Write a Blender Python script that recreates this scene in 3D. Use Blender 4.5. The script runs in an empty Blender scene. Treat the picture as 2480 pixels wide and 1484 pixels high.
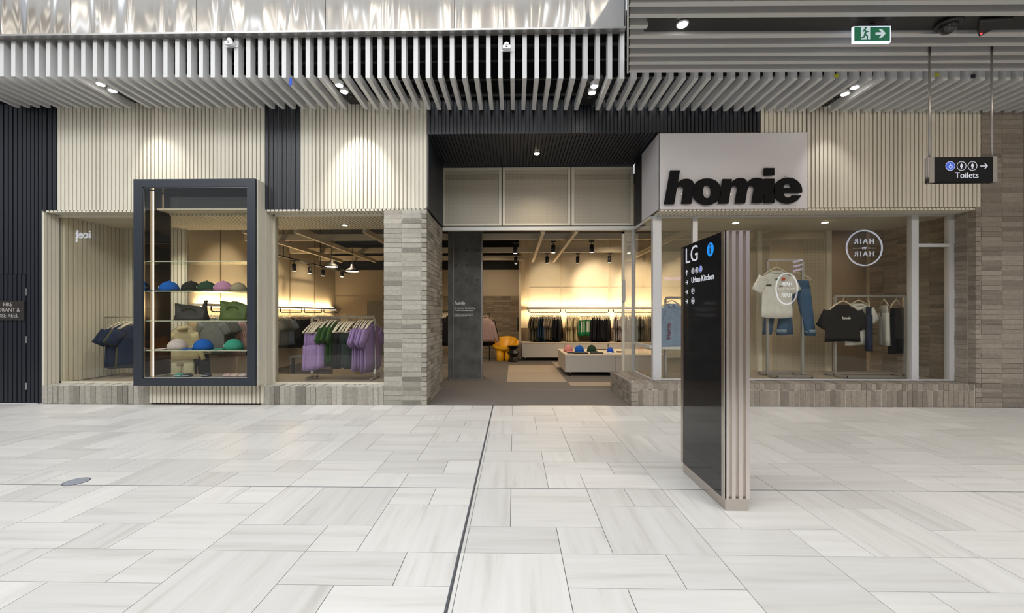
import bpy, bmesh, math, random
from mathutils import Matrix, Vector
R = random.Random(7)
PI = math.pi
COL = bpy.context.scene.collection
SC = bpy.context.scene

# ------------------------------------------------------------------ camera, world, exposure
CZ, FP, PX0, PY0 = 1.4, 1000.0, 1227.0, 762.0
YAW = 0.0178
cs, sn = math.cos(YAW), math.sin(YAW)
cam = bpy.data.cameras.new('camera'); camo = bpy.data.objects.new('camera', cam); COL.objects.link(camo)
camo.location = (0, 0, CZ); camo.rotation_euler = (PI/2, 0, YAW)
cam.sensor_width = 36; cam.lens = 36*FP/2480
cam.shift_x = (1240-PX0)/2480; cam.shift_y = (PY0-742)/2480
cam.clip_start = .05; cam.clip_end = 200
SC.camera = camo
SC.view_settings.view_transform = 'Standard'; SC.view_settings.look = 'None'
SC.view_settings.exposure = 0.0; SC.view_settings.gamma = 1.0; SC.view_settings.use_curve_mapping = False
SC.cycles.use_denoising = True
SC.cycles.max_bounces = 8; SC.cycles.diffuse_bounces = 4; SC.cycles.glossy_bounces = 4
SC.cycles.transparent_max_bounces = 24; SC.cycles.transmission_bounces = 6
SC.cycles.sample_clamp_indirect = 6
SC.cycles.caustics_reflective = False; SC.cycles.caustics_refractive = False
wd = bpy.data.worlds.new('overcast'); SC.world = wd; wd.use_nodes = True
bg = wd.node_tree.nodes['Background']; bg.inputs[0].default_value = (.88, .94, 1, 1); bg.inputs[1].default_value = .78

def area(name, loc, target, sx, sy, power, col):
    l = bpy.data.lights.new(name, 'AREA'); l.shape = 'RECTANGLE'; l.size = sx; l.size_y = sy; l.energy = power; l.color = col
    o = bpy.data.objects.new(name, l); COL.objects.link(o); o.location = loc
    o.rotation_euler = (Vector(target)-Vector(loc)).to_track_quat('-Z', 'Y').to_euler(); return o
def spot(name, loc, target, power, col, ang=60, blend=.8, rad=.04):
    l = bpy.data.lights.new(name, 'SPOT'); l.energy = power; l.color = col; l.spot_size = math.radians(ang); l.spot_blend = blend; l.shadow_soft_size = rad
    o = bpy.data.objects.new(name, l); COL.objects.link(o); o.location = loc
    o.rotation_euler = (Vector(target)-Vector(loc)).to_track_quat('-Z', 'Y').to_euler(); return o
WARM = (1, .80, .55); NEUT = (1, .975, .93); AMB = (1, .76, .46)
# daylight falling through the atrium opening, an added facade fill, and the warm downlights of the lower ceilings
area('skylight', (-3.5, 2.7, 9.9), (-3.5, 2.9, 0), 20, 4.4, 480, (.90, .95, 1))
area('clerestory', (-2.0, -3.4, 8.7), (-1.5, 5.5, 1.6), 19, 2.6, 1180, (.95, .97, 1))  # added area lamp that lifts the facade brightness
for x in (2.4, 5.2, 8.0):
    spot('soffit_spot', (x, 1.6, 4.35), (x+.2, 6.3, .9), 120, (1, .87, .70), 128, 1, .12)

# ------------------------------------------------------------------ helpers
def at(px, py, Y):
    a = (px-PX0)/FP; dx = -sn+a*cs; dy = cs+a*sn; t = Y/dy
    return t*dx, CZ-(py-PY0)/FP*t
def ax(px, Y): return at(px, 762, Y)[0]
def az(px, py, Y): return at(px, py, Y)[1]
def atx(px, py, X):
    a = (px-PX0)/FP; dx = -sn+a*cs; dy = cs+a*sn; t = X/dx
    return t*dy, CZ-(py-PY0)/FP*t
def gnd(px, py, Z=0):
    a = (px-PX0)/FP; t = (CZ-Z)*FP/(py-PY0)
    return t*(-sn+a*cs), t*(cs+a*sn)

def nodes(m): m.use_nodes = True; return m.node_tree.nodes, m.node_tree.links, m.node_tree.nodes['Principled BSDF']
MATS = {}
def mat(name, col, rough=.5, metal=0, emit=None, es=1, spec=.5, var=0, nscale=6, bump=0, stretch=(1,1,1), rnd=0, coat=0):
    if name in MATS: return MATS[name]
    m = bpy.data.materials.new(name); MATS[name] = m; n, l, b = nodes(m)
    b.inputs['Base Color'].default_value = (*col, 1); b.inputs['Roughness'].default_value = rough; b.inputs['Metallic'].default_value = metal
    b.inputs['Specular IOR Level'].default_value = spec; b.inputs['Coat Weight'].default_value = coat
    if emit: b.inputs['Emission Color'].default_value = (*emit, 1); b.inputs['Emission Strength'].default_value = es
    if var or bump or rnd:
        tc = n.new('ShaderNodeTexCoord'); mp = n.new('ShaderNodeMapping'); mp.inputs['Scale'].default_value = stretch
        oi = n.new('ShaderNodeObjectInfo'); ml = n.new('ShaderNodeMath'); ml.operation = 'MULTIPLY'; ml.inputs[1].default_value = 53
        cb = n.new('ShaderNodeCombineXYZ')
        l.new(oi.outputs['Random'], ml.inputs[0])
        for i in range(3): l.new(ml.outputs[0], cb.inputs[i])
        l.new(tc.outputs['Object'], mp.inputs['Vector']); l.new(cb.outputs[0], mp.inputs['Location'])
        nz = n.new('ShaderNodeTexNoise'); nz.inputs['Scale'].default_value = nscale; nz.inputs['Detail'].default_value = 6
        l.new(mp.outputs[0], nz.inputs['Vector'])
        if var or rnd:
            mr = n.new('ShaderNodeMapRange'); mr.inputs['From Min'].default_value = .25; mr.inputs['From Max'].default_value = .75
            mr.inputs['To Min'].default_value = 1-var; mr.inputs['To Max'].default_value = 1+var; l.new(nz.outputs['Fac'], mr.inputs['Value'])
            m2 = n.new('ShaderNodeMapRange'); m2.inputs['To Min'].default_value = 1-rnd; m2.inputs['To Max'].default_value = 1+rnd
            l.new(oi.outputs['Random'], m2.inputs['Value'])
            mm = n.new('ShaderNodeMath'); mm.operation = 'MULTIPLY'; l.new(mr.outputs[0], mm.inputs[0]); l.new(m2.outputs[0], mm.inputs[1])
            mx = n.new('ShaderNodeVectorMath'); mx.operation = 'SCALE'; mx.inputs[0].default_value = col; l.new(mm.outputs[0], mx.inputs['Scale'])
            l.new(mx.outputs[0], b.inputs['Base Color'])
        if bump:
            bp = n.new('ShaderNodeBump'); bp.inputs['Strength'].default_value = bump; bp.inputs['Distance'].default_value = .02
            l.new(nz.outputs['Fac'], bp.inputs['Height']); l.new(bp.outputs[0], b.inputs['Normal'])
    return m
def emis(name, col, s): return mat(name, (0, 0, 0), .5, 0, col, s)
def glass(name, tint, ior=1.5, rough=0.0, boost=1.0):
    if name in MATS: return MATS[name]
    m = bpy.data.materials.new(name); MATS[name] = m; n, l, b = nodes(m); out = n['Material Output']; n.remove(b)
    tr = n.new('ShaderNodeBsdfTransparent'); tr.inputs[0].default_value = (*tint, 1)
    gl = n.new('ShaderNodeBsdfGlossy'); gl.inputs['Roughness'].default_value = rough
    fr = n.new('ShaderNodeFresnel'); fr.inputs[0].default_value = ior
    mx = n.new('ShaderNodeMixShader'); ge = n.new('ShaderNodeNewGeometry')
    mu = n.new('ShaderNodeMath'); mu.operation = 'MULTIPLY'; mu.inputs[1].default_value = boost; mu.use_clamp = True
    inv = n.new('ShaderNodeMath'); inv.operation = 'SUBTRACT'; inv.inputs[0].default_value = 1; l.new(ge.outputs['Backfacing'], inv.inputs[1])
    m3 = n.new('ShaderNodeMath'); m3.operation = 'MULTIPLY'
    l.new(fr.outputs[0], mu.inputs[0]); l.new(mu.outputs[0], m3.inputs[0]); l.new(inv.outputs[0], m3.inputs[1])
    l.new(m3.outputs[0], mx.inputs[0]); l.new(tr.outputs[0], mx.inputs[1]); l.new(gl.outputs[0], mx.inputs[2]); l.new(mx.outputs[0], out.inputs[0])
    return m
def perforated(name, col, alpha):
    m = bpy.data.materials.new(name); n, l, b = nodes(m)
    b.inputs['Base Color'].default_value = (*col, 1); b.inputs['Roughness'].default_value = .45
    tc = n.new('ShaderNodeTexCoord'); mp = n.new('ShaderNodeMapping'); mp.inputs['Scale'].default_value = (62, 62, 62)
    vo = n.new('ShaderNodeTexVoronoi'); vo.inputs['Randomness'].default_value = 0; vo.inputs['Scale'].default_value = 1
    sp = n.new('ShaderNodeSeparateXYZ'); cb = n.new('ShaderNodeCombineXYZ')
    l.new(tc.outputs['Object'], mp.inputs['Vector']); l.new(mp.outputs[0], sp.inputs[0]); l.new(sp.outputs[0], cb.inputs[0]); l.new(sp.outputs[2], cb.inputs[1])
    vo.voronoi_dimensions = '2D'; l.new(cb.outputs[0], vo.inputs['Vector'])
    gt = n.new('ShaderNodeMapRange'); gt.inputs['From Min'].default_value = .38; gt.inputs['From Max'].default_value = .44
    gt.inputs['To Min'].default_value = alpha; gt.inputs['To Max'].default_value = 1
    l.new(vo.outputs['Distance'], gt.inputs['Value']); l.new(gt.outputs[0], b.inputs['Alpha'])
    return m

def brickmat(name, cols, mortar=False):
    m = bpy.data.materials.new(name); n, l, b = nodes(m)
    oi = n.new('ShaderNodeObjectInfo'); ge = n.new('ShaderNodeNewGeometry'); ad = n.new('ShaderNodeMath'); ad.operation = 'ADD'
    fr = n.new('ShaderNodeMath'); fr.operation = 'FRACT'
    l.new(oi.outputs['Random'], ad.inputs[0]); l.new(ge.outputs['Random Per Island'], ad.inputs[1]); l.new(ad.outputs[0], fr.inputs[0])
    rp = n.new('ShaderNodeValToRGB'); rp.color_ramp.interpolation = 'LINEAR'
    while len(rp.color_ramp.elements) < len(cols): rp.color_ramp.elements.new(.5)
    for i, c in enumerate(cols): rp.color_ramp.elements[i].position = i/(len(cols)-1); rp.color_ramp.elements[i].color = (*c, 1)
    l.new(fr.outputs[0], rp.inputs[0])
    tc = n.new('ShaderNodeTexCoord'); nz = n.new('ShaderNodeTexNoise'); nz.inputs['Scale'].default_value = 22; nz.inputs['Detail'].default_value = 8; nz.inputs['Roughness'].default_value = .7
    va = n.new('ShaderNodeVectorMath'); va.operation = 'ADD'; l.new(ge.outputs['Position'], va.inputs[0]); l.new(va.outputs[0], nz.inputs['Vector'])
    mr = n.new('ShaderNodeMapRange'); mr.inputs['From Min'].default_value = .3; mr.inputs['From Max'].default_value = .7; mr.inputs['To Min'].default_value = .78; mr.inputs['To Max'].default_value = 1.2
    l.new(nz.outputs['Fac'], mr.inputs['Value'])
    sc = n.new('ShaderNodeVectorMath'); sc.operation = 'SCALE'; l.new(rp.outputs[0], sc.inputs[0]); l.new(mr.outputs[0], sc.inputs['Scale']); l.new(sc.outputs[0], b.inputs['Base Color'])
    b.inputs['Roughness'].default_value = .85
    bp = n.new('ShaderNodeBump'); bp.inputs['Strength'].default_value = .5; bp.inputs['Distance'].default_value = .01
    l.new(nz.outputs['Fac'], bp.inputs['Height']); l.new(bp.outputs[0], b.inputs['Normal'])
    return m

class MB:
    def __init__(s): s.v = []; s.f = []
    def box(s, x0, x1, y0, y1, z0, z1, M=None):
        i = len(s.v); c = [(x0,y0,z0),(x1,y0,z0),(x1,y1,z0),(x0,y1,z0),(x0,y0,z1),(x1,y0,z1),(x1,y1,z1),(x0,y1,z1)]
        if M: c = [tuple(M @ Vector(p)) for p in c]
        s.v += c; s.f += [tuple(i+k for k in q) for q in ((0,3,2,1),(4,5,6,7),(0,1,5,4),(1,2,6,5),(2,3,7,6),(3,0,4,7))]; return s
    def quadpts(s, bot, top):
        n = len(bot); i = len(s.v); s.v += [tuple(p) for p in bot]+[tuple(p) for p in top]
        s.f.append(tuple(i+k for k in reversed(range(n)))); s.f.append(tuple(i+n+k for k in range(n)))
        for k in range(n): k2 = (k+1) % n; s.f.append((i+k, i+k2, i+n+k2, i+n+k))
        return s
    def rings(s, rs, cap=True, close=False):
        n = len(rs[0]); i = len(s.v)
        for r in rs: s.v += [tuple(p) for p in r]
        m = len(rs)
        for a in range(m-1 if not close else m):
            b = (a+1) % m
            for k in range(n):
                k2 = (k+1) % n; s.f.append((i+a*n+k, i+a*n+k2, i+b*n+k2, i+b*n+k))
        if cap and not close:
            s.f.append(tuple(i+k for k in reversed(range(n)))); s.f.append(tuple(i+(m-1)*n+k for k in range(n)))
        return s
    def tube(s, pts, r, n=8, closed=False):
        pts = [Vector(p) for p in pts]; rs = []; m = len(pts)
        up = None
        for k, p in enumerate(pts):
            if closed: d = pts[(k+1) % m]-pts[k-1]
            else: d = pts[min(k+1, m-1)]-pts[max(k-1, 0)]
            d.normalize()
            if up is None: up = Vector((0, 0, 1)) if abs(d.z) < .9 else Vector((0, 1, 0))
            u = d.cross(up).normalized(); w = u.cross(d).normalized(); up = w
            rr = r[k] if isinstance(r, (list, tuple)) else r
            rs.append([p+u*math.cos(2*PI*j/n)*rr+w*math.sin(2*PI*j/n)*rr for j in range(n)])
        return s.rings(rs, close=closed)
    def lathe(s, prof, n=16, c=(0, 0, 0)):
        return s.rings([[(c[0]+r*math.cos(2*PI*j/n), c[1]+r*math.sin(2*PI*j/n), c[2]+z) for j in range(n)] for r, z in prof])
    def mesh(s, name, m=None, smooth=False):
        me = bpy.data.meshes.new(name); me.from_pydata(s.v, [], s.f)
        if m: me.materials.append(m)
        if smooth: me.polygons.foreach_set('use_smooth', [True]*len(me.polygons))
        me.validate(); me.update()
        bm = bmesh.new(); bm.from_mesh(me); bmesh.ops.recalc_face_normals(bm, faces=bm.faces); bm.to_mesh(me); bm.free()
        return me
    def build(s, name, m, parent=None, smooth=False): return put(name, s.mesh(name, m, smooth), parent)
def put(name, me, parent=None, loc=None, rot=None, scale=None):
    o = bpy.data.objects.new(name, me); COL.objects.link(o)
    if parent: o.parent = parent
    if loc: o.location = loc
    if rot: o.rotation_euler = rot
    if scale: o.scale = scale
    return o
def tag(o, label, cat, group=None, kind=None):
    if label: o['label'] = label
    if cat: o['category'] = cat
    if group: o['group'] = group
    if kind: o['kind'] = kind
    return o
def thing(name, label, cat, loc=(0, 0, 0), rz=0, group=None):
    o = bpy.data.objects.new(name, None); COL.objects.link(o); o.location = loc; o.rotation_euler = (0, 0, rz)
    return tag(o, label, cat, group)
def struct(name, m=None, mb=None, label=None):
    o = mb.build(name, m) if mb else bpy.data.objects.new(name, None)
    if not mb: COL.objects.link(o)
    o['kind'] = 'structure'
    if label: o['label'] = label
    return o
def dup(o, parent=None):
    c = o.copy(); COL.objects.link(c)
    if parent: c.parent = parent
    for ch in o.children: dup(ch, c)
    return c
UB = {}
def unit(m):
    if m.name not in UB: UB[m.name] = MB().box(-.5, .5, -.5, .5, -.5, .5).mesh('unit_block', m)
    return UB[m.name]
def blk(name, m, x0, x1, y0, y1, z0, z1, parent, rz=0):
    return put(name, unit(m), parent, ((x0+x1)/2, (y0+y1)/2, (z0+z1)/2), (0, 0, rz) if rz else None, (abs(x1-x0), abs(y1-y0), abs(z1-z0)))
def cur(name, polys, depth, m, bev=0):
    c = bpy.data.curves.new(name, 'CURVE'); c.dimensions = '2D'; c.fill_mode = 'BOTH'; c.extrude = depth/2
    for p in polys:
        s = c.splines.new('POLY'); s.points.add(len(p)-1)
        for i, q in enumerate(p): s.points[i].co = (q[0], q[1], 0, 1)
        s.use_cyclic_u = True
    o = bpy.data.objects.new(name, c); COL.objects.link(o); bpy.context.view_layer.update()
    me = bpy.data.meshes.new_from_object(o.evaluated_get(bpy.context.evaluated_depsgraph_get())); me.name = name
    bpy.data.objects.remove(o); me.materials.clear(); me.materials.append(m); return me
def txt(body, size, depth, m, shear=0, off=0, align='LEFT', space=1, sx=1, line=1):
    c = bpy.data.curves.new('lettering', 'FONT'); c.body = body; c.size = size; c.extrude = depth/2; c.shear = shear; c.offset = off
    c.align_x = align; c.space_character = space; c.space_line = line; c.resolution_u = 3
    o = bpy.data.objects.new('lettering', c); COL.objects.link(o); bpy.context.view_layer.update()
    me = bpy.data.meshes.new_from_object(o.evaluated_get(bpy.context.evaluated_depsgraph_get()))
    bpy.data.objects.remove(o); me.materials.clear(); me.materials.append(m)
    if sx != 1: me.transform(Matrix.Diagonal((sx, 1, 1, 1)))
    return me
FRONT = (PI/2, 0, 0); LEFTF = (PI/2, 0, -PI/2); BACKF = (PI/2, 0, PI)
def circ(cx, cy, rx, ry=None, n=28, a0=0, a1=2*PI): ry = ry or rx; return [(cx+rx*math.cos(a0+(a1-a0)*i/n), cy+ry*math.sin(a0+(a1-a0)*i/n)) for i in range(n)]
def ring2(cx, cy, r, w, n=32, ry=None): ry = ry or r; return [circ(cx, cy, r, ry, n), circ(cx, cy, r-w, ry-w, n)]

# ------------------------------------------------------------------ materials
NAVY = mat('navy_paint', (.012, .014, .021), .42, var=.15, nscale=3, rnd=.08)
WHITE = mat('ivory_paint', (.66, .615, .51), .55, var=.04, nscale=4, rnd=.03)
WHITEB = mat('ivory_backing', (.50, .47, .39), .7)
SLAT = mat('slat_paint', (.57, .565, .56), .45, rnd=.03)
BLACK = mat('black_void', (.006, .006, .007), .8)
BLKP = mat('black_paint', (.012, .012, .013), .5)
CREAM = mat('cream_wall', (.66, .58, .44), .6, var=.04, nscale=3)
FRAMEW = mat('pale_frame', (.62, .62, .59), .4)
ALU = mat('aluminium', (.62, .62, .62), .3, 1)
CHROME = mat('chrome', (.72, .72, .72), .12, 1)
MIRROR = mat('polished_steel', (.80, .76, .72), .06, 1)
BRUSH = mat('brushed_steel', (.60, .55, .50), .28, 1)
GLOSSB = mat('gloss_black', (.008, .008, .009), .06, spec=.6)
CASEB = mat('case_paint', (.021, .026, .036), .38)
GLASS = glass('clear_glass', (.96, .955, .92), boost=1.25)
SHELFG = glass('shelf_glass', (.80, .90, .82), boost=1)
SHEDGE = mat('glass_edge', (.45, .48, .38), .25, emit=(.8, .8, .6), es=.05)
BRK = brickmat('grey_brick', [(.20,.18,.15),(.32,.295,.25),(.39,.365,.315),(.25,.23,.19),(.41,.385,.335),(.17,.155,.13),(.34,.32,.27),(.36,.33,.28)])
BRKD = brickmat('brown_grey_brick', [(.19,.16,.13),(.26,.225,.185),(.31,.27,.225),(.165,.14,.115),(.29,.25,.205),(.225,.19,.155)])
MORT = mat('mortar', (.50, .47, .41), .95, var=.12, nscale=30)
MORTD = mat('mortar_beige', (.40, .35, .285), .95, var=.12, nscale=30)
def travertine(name, sc):
    m = bpy.data.materials.new(name); n, l, b = nodes(m)
    tc = n.new('ShaderNodeTexCoord'); oi = n.new('ShaderNodeObjectInfo'); ml = n.new('ShaderNodeMath'); ml.operation = 'MULTIPLY'; ml.inputs[1].default_value = 91
    cb = n.new('ShaderNodeCombineXYZ'); l.new(oi.outputs['Random'], ml.inputs[0])
    for i in range(3): l.new(ml.outputs[0], cb.inputs[i])
    mp = n.new('ShaderNodeMapping'); mp.inputs['Scale'].default_value = sc; l.new(tc.outputs['Object'], mp.inputs['Vector']); l.new(cb.outputs[0], mp.inputs['Location'])
    nz = n.new('ShaderNodeTexNoise'); nz.inputs['Scale'].default_value = 1; nz.inputs['Detail'].default_value = 9; nz.inputs['Roughness'].default_value = .62; nz.inputs['Distortion'].default_value = .35
    l.new(mp.outputs[0], nz.inputs['Vector'])
    rp = n.new('ShaderNodeValToRGB'); e = rp.color_ramp.elements; e[0].position = .25; e[0].color = (.50, .475, .44, 1); e[1].position = .75; e[1].color = (.70, .685, .66, 1)
    e2 = rp.color_ramp.elements.new(.45); e2.color = (.635, .615, .585, 1)
    l.new(nz.outputs['Fac'], rp.inputs[0])
    m2 = n.new('ShaderNodeMapRange'); m2.inputs['To Min'].default_value = .90; m2.inputs['To Max'].default_value = 1.07; l.new(oi.outputs['Random'], m2.inputs['Value'])
    sc_ = n.new('ShaderNodeVectorMath'); sc_.operation = 'SCALE'; l.new(rp.outputs[0], sc_.inputs[0]); l.new(m2.outputs[0], sc_.inputs['Scale']); l.new(sc_.outputs[0], b.inputs['Base Color'])
    b.inputs['Roughness'].default_value = .33; b.inputs['Specular IOR Level'].default_value = .35
    return m
TRX = travertine('travertine_cross_grain', (.9, 13, 1)); TRY = travertine('travertine_deep_grain', (13, .9, 1))
GROUT = mat('grout', (.15, .14, .13), .9)
CARPET = mat('brown_carpet', (.135, .118, .105), .95, var=.12, nscale=90)
CTILE = mat('beige_carpet_tile', (.36, .29, .22), .9, var=.08, nscale=50, rnd=.05)
CONC = mat('raw_concrete', (.105, .105, .10), .75, var=.35, nscale=5, bump=.25)
LEDW = emis('warm_led', (1, .74, .42), 14); LEDS = emis('led_strip', (1, .72, .42), 5)
LAMP = emis('lamp_face', (1, .97, .92), 22); LAMPW = emis('warm_lamp_face', (1, .85, .6), 18)
SIGNW = emis('sign_white', (.85, .88, 1), 1.0); PRINTW = mat('print_white', (.75, .75, .75), .6)

# ------------------------------------------------------------------ mall floor: base slab and modular travertine
YF = 6.36
fl = struct('floor', GROUT, MB().box(-24, 24, -6, YF+.02, -.05, -.006))
U = .3025; X0J = ax(1109, 2.429)+.004; Y0R = 3.333-.0
BLKP_ = [(0,0,1,2),(1,0,2,2),(3,0,1,1),(4,0,1,1),(3,1,2,2),(0,2,2,1),(2,2,1,1)]
BLKQ_ = [(0,0,2,2),(2,0,2,1),(4,0,1,1),(2,1,1,1),(3,1,2,1)]
tiles = []
for mi in range(-7, 8):
    for mj in range(-4, 6):
        for rows, off in ((BLKP_, 0), (BLKQ_, 3)):
            for (c, r, w, h) in rows:
                x0 = X0J+(mi*5+c)*U; yt = Y0R-(mj*5+off+r)*U
                tiles.append([x0, x0+w*U, yt-h*U, yt, w, h])
TM = {}; seen = []
for x0, x1, y0, y1, w, h in tiles:
    if mi and y1 > YF+.001: y1 = YF
    if y1-y0 < .02 or y0 >= YF or y1 < -.8 or x1 < -11 or x0 > 11: continue
    if abs(x0-X0J) < .001: x0 += .012
    d = (x0+x1)/2/max(y0+.2, .3)
    vis = y1 > 1.9 and abs((x0+x1)/2) < 1.27*(y1)+.3
    seen.append((0 if vis else 1, y0+abs(x0)*.2, x0, x1, y0, y1, w, h))
seen.sort()
rest = {0: MB(), 1: MB()}
for k, (nv, _, x0, x1, y0, y1, w, h) in enumerate(seen):
    g = .0021; gy = h > w or (w == h and R.random() < .5)
    if k < 300 and not nv:
        key = (round(x1-x0, 3), round(y1-y0, 3), gy)
        if key not in TM: TM[key] = MB().box(-(x1-x0)/2+g, (x1-x0)/2-g, -(y1-y0)/2+g, (y1-y0)/2-g, -.04, 0).mesh('tile', TRY if gy else TRX)
        put('tile', TM[key], fl, ((x0+x1)/2, (y0+y1)/2, 0))
    else: rest[int(gy)].box(x0+g, x1-g, y0+g, y1-g, -.04, 0)
for q in (0, 1):
    if rest[q].v:
        o = rest[q].build('far_tile', TRY if q else TRX, fl); o['kind'] = 'stuff'
DARKJ = mat('joint_seal', (.09, .095, .11), .6)
o = MB().box(X0J-.004, X0J+.007, -1, YF, -.02, .0006).build('joint_seal', DARKJ, fl)
o = MB().box(X0J+.033, X0J+.036, -1, 4.95, -.02, .0006).build('joint_seal', DARKJ, fl)
o = MB().box(-12, 12, Y0R-.004, Y0R+.004, -.02, .0005).build('joint_seal', DARKJ, fl)
x, y = gnd(185, 1166); t = thing('floor_cover', 'round grey metal access cover set in the pale stone floor', 'floor cover', (x, y, 0))
MB().lathe([(.088, -.01), (.088, .0012), (.080, .0018)], 28).build('rim', DARKJ, t); MB().lathe([(.079, -.01), (.079, .002), (.07, .0022)], 28).build('plate', mat('zinc', (.33, .35, .40), .5, .3), t)

# store floor
fs = struct('floor_store', CARPET, MB().box(-7.5, 9, YF+.0, 14.5, -.05, -.0))
for (x0, x1, y0, y1) in [(-.15, 1.1, 8.6, 10.0), (-.15, 1.1, 10.02, 11.5), (1.12, 2.3, 8.15, 8.58), (1.12, 2.4, 11.0, 12.2)]:
    blk('tile', CTILE, x0, x1, y0, y1, -.01, .004, fs)
MB().box(-1.35, 1.8, YF-.01, YF+.02, -.02, .004).build('threshold', ALU, fs)
MB().box(-1.3, 2.2, 7.72, 7.74, -.02, .003).build('door_track', mat('track', (.2,.19,.18), .5), fs)

# ------------------------------------------------------------------ slatted mall ceiling (L-shaped slats)
ce = struct('ceiling', BLACK, MB().box(-13, 13, 5.46, 6.45, 5.34, 5.4).box(-13, 13, 6.42, 6.5, 4.3, 5.4))
tilt = lambda X: -.0138*X
YC = 5.455; ZB = 4.52; ZT = 5.135; SW = .0285
def slat(yend): return MB().box(-SW, SW, YC, YC+.11, ZB, ZT).box(-SW, SW, YC+.11, yend, ZB, ZB+.11).mesh('slat', SLAT)
SL, SLS = slat(6.30), slat(5.60)
chan = {-36, -15, 7, 29}
def kx(k): return ax(1241.2+29.42*k+.015*k*k, YC)
for k in range(-48, 50):
    X = kx(k); put('slat', SLS if k in chan else SL, ce, (X, 0, tilt(X)))
FIX = {-36: 'left end of the slatted ceiling', -15: 'slatted ceiling above the second ivory wall bay', 7: 'slatted ceiling before the dark entrance canopy', 29: 'slatted ceiling right of the store sign'}
for k in sorted(chan):
    X = kx(k); dz = tilt(X); x0 = (kx(k-1)+X)/2-.05; x1 = (kx(k+1)+X)/2+.05
    t = thing('twin_downlight', 'pair of white spotlights, '+FIX[k], 'ceiling light', (X, 5.9, ZB+dz+.09))
    MB().box(-.1, .1, -.28, .42, 0, .06).build('channel', BLKP, t)
    for q, (dy) in enumerate((-.21, -.04)):
        e = MB().lathe([(.052, -.06), (.060, -.055), (.060, 0)], 20, (0, dy, 0)).build('lamp', mat('lamp_rim', (.5, .5, .5), .4), t, True)
        MB().lathe([(.047, -.066), (.047, -.058)], 20, (0, dy, 0)).build('lamp_face', LAMP, e)
    MB().lathe([(.035, -.02), (.05, -.008), (.05, 0)], 16, (0, .2, 0)).build('socket', BLKP, t, True)
    pw = {-36: 60, -15: 130, 7: 20, 29: 26}[k]; dx = {-36: .55, -15: .1, 7: 0, 29: .2}[k]
    spot('wall_washer', (X, 5.86, ZB+dz-.02), (X+dx, YF+.1, 2.95), pw, NEUT, 66, .9, .05)
# pipes and struts in the black void
vb = MB(); 
for (y, z, r) in ((6.1, 5.15, .02), (6.2, 4.93, .016), (5.9, 5.25, .03), (6.3, 4.75, .025)): vb.tube([(-12, y, z), (12, y, z)], r, 6)
vb.build('pipework', mat('dark_pipe', (.045, .045, .045), .5, .3), ce)
# bracket sensors on the slats
def sensor(px, py, lab):
    x, z = at(px, py, 5.38); t = thing('beam_sensor', lab, 'sensor', (x, 5.38, z))
    MB().box(-.05, .05, .0, .07, -.05, -.008).build('base', mat('white_plastic', (.75,.76,.78), .4), t)
    MB().lathe([(.012, .045), (.032, .03), (.038, 0), (.036, -.01)], 14, (0, .03, 0)).build('lens_cover', MATS['white_plastic'], t, True)
    MB().box(-.012, .012, -.004, .004, -.036, -.022).build('lens', BLKP, t); MB().box(-.08, .08, .066, .082, -.05, -.035).build('bracket', MATS['white_plastic'], t)
sensor(553, 97, 'small white sensor clipped to the slats over the left display case'); sensor(1227, 107, 'small white sensor clipped to the slats above the entrance')
def tape(px, py, Y, w, h, col, nm, lab):
    x, z = at(px, py, Y); tag(MB().box(x-w/2, x+w/2, Y-.004, Y+.003, z-h/2, z+h/2).quadpts([(x-w/2, Y-.006, z-h*.7), (x, Y-.006, z-h*.7), (x, Y, z-h*.6), (x-w/2, Y, z-h*.6)], [(x-w/2, Y-.006, z-h/2), (x, Y-.006, z-h/2), (x, Y, z-h/2), (x-w/2, Y, z-h/2)]).build(nm, mat(nm+'_'+lab[:6], col, .6)), lab, 'tape')
tape(704, 197, 5.50, .035, .09, (.01, .07, .5), 'blue_tape', 'scrap of blue tape stuck on a ceiling slat')
tape(2026, 183, 5.44, .05, .04, (.6, .62, .02), 'yellow_tape', 'yellow-green tape on a slat, left of the last twin spotlights')
tape(2269, 181, 5.44, .05, .04, (.5, .55, .03), 'yellow_tape', 'yellow-green tape on a slat beside the hanging sign rod')
tape(2357, 184, 5.44, .05, .05, (.012, .012, .02), 'black_tape', 'black tape patch on a slat between the hanging sign rods')

# polished fascia band over the slats, left
fa = struct('wall_upper', BLKP, MB().box(-13, ax(1516, 5.37), 5.40, 5.52, 5.14, 8.6))
pm = bpy.data.materials.new('rippled_steel'); n, l, b = nodes(pm)
b.inputs['Base Color'].default_value = (.62, .61, .61, 1); b.inputs['Metallic'].default_value = 1; b.inputs['Roughness'].default_value = .1
tc = n.new('ShaderNodeTexCoord'); mp = n.new('ShaderNodeMapping'); mp.inputs['Scale'].default_value = (2.2, 1, .24); l.new(tc.outputs['Object'], mp.inputs['Vector'])
nz = n.new('ShaderNodeTexNoise'); nz.inputs['Scale'].default_value = 1.5; nz.inputs['Detail'].default_value = 1; nz.inputs['Distortion'].default_value = .5; l.new(mp.outputs[0], nz.inputs['Vector'])
bp = n.new('ShaderNodeBump'); bp.inputs['Strength'].default_value = 1; bp.inputs['Distance'].default_value = .03; l.new(nz.outputs['Fac'], bp.inputs['Height']); l.new(bp.outputs[0], b.inputs['Normal'])
edges = [-900, -480, -145, 171, 476, 788, 1101, 1419, 1516]
for a, b_ in zip(edges[:-1], edges[1:]):
    xa, xb = ax(a, 5.37), ax(b_, 5.37)
    MB().box(xa+.004, xb-.004, 5.37, 5.40, 5.125, 8.6).build('panel', pm, fa)
MB().box(-13, ax(1516, 5.37), 5.36, 5.47, 5.10, 5.125).build('edge_strip', mat('edge_metal', (.35,.34,.33), .35, .8), fa)

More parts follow.
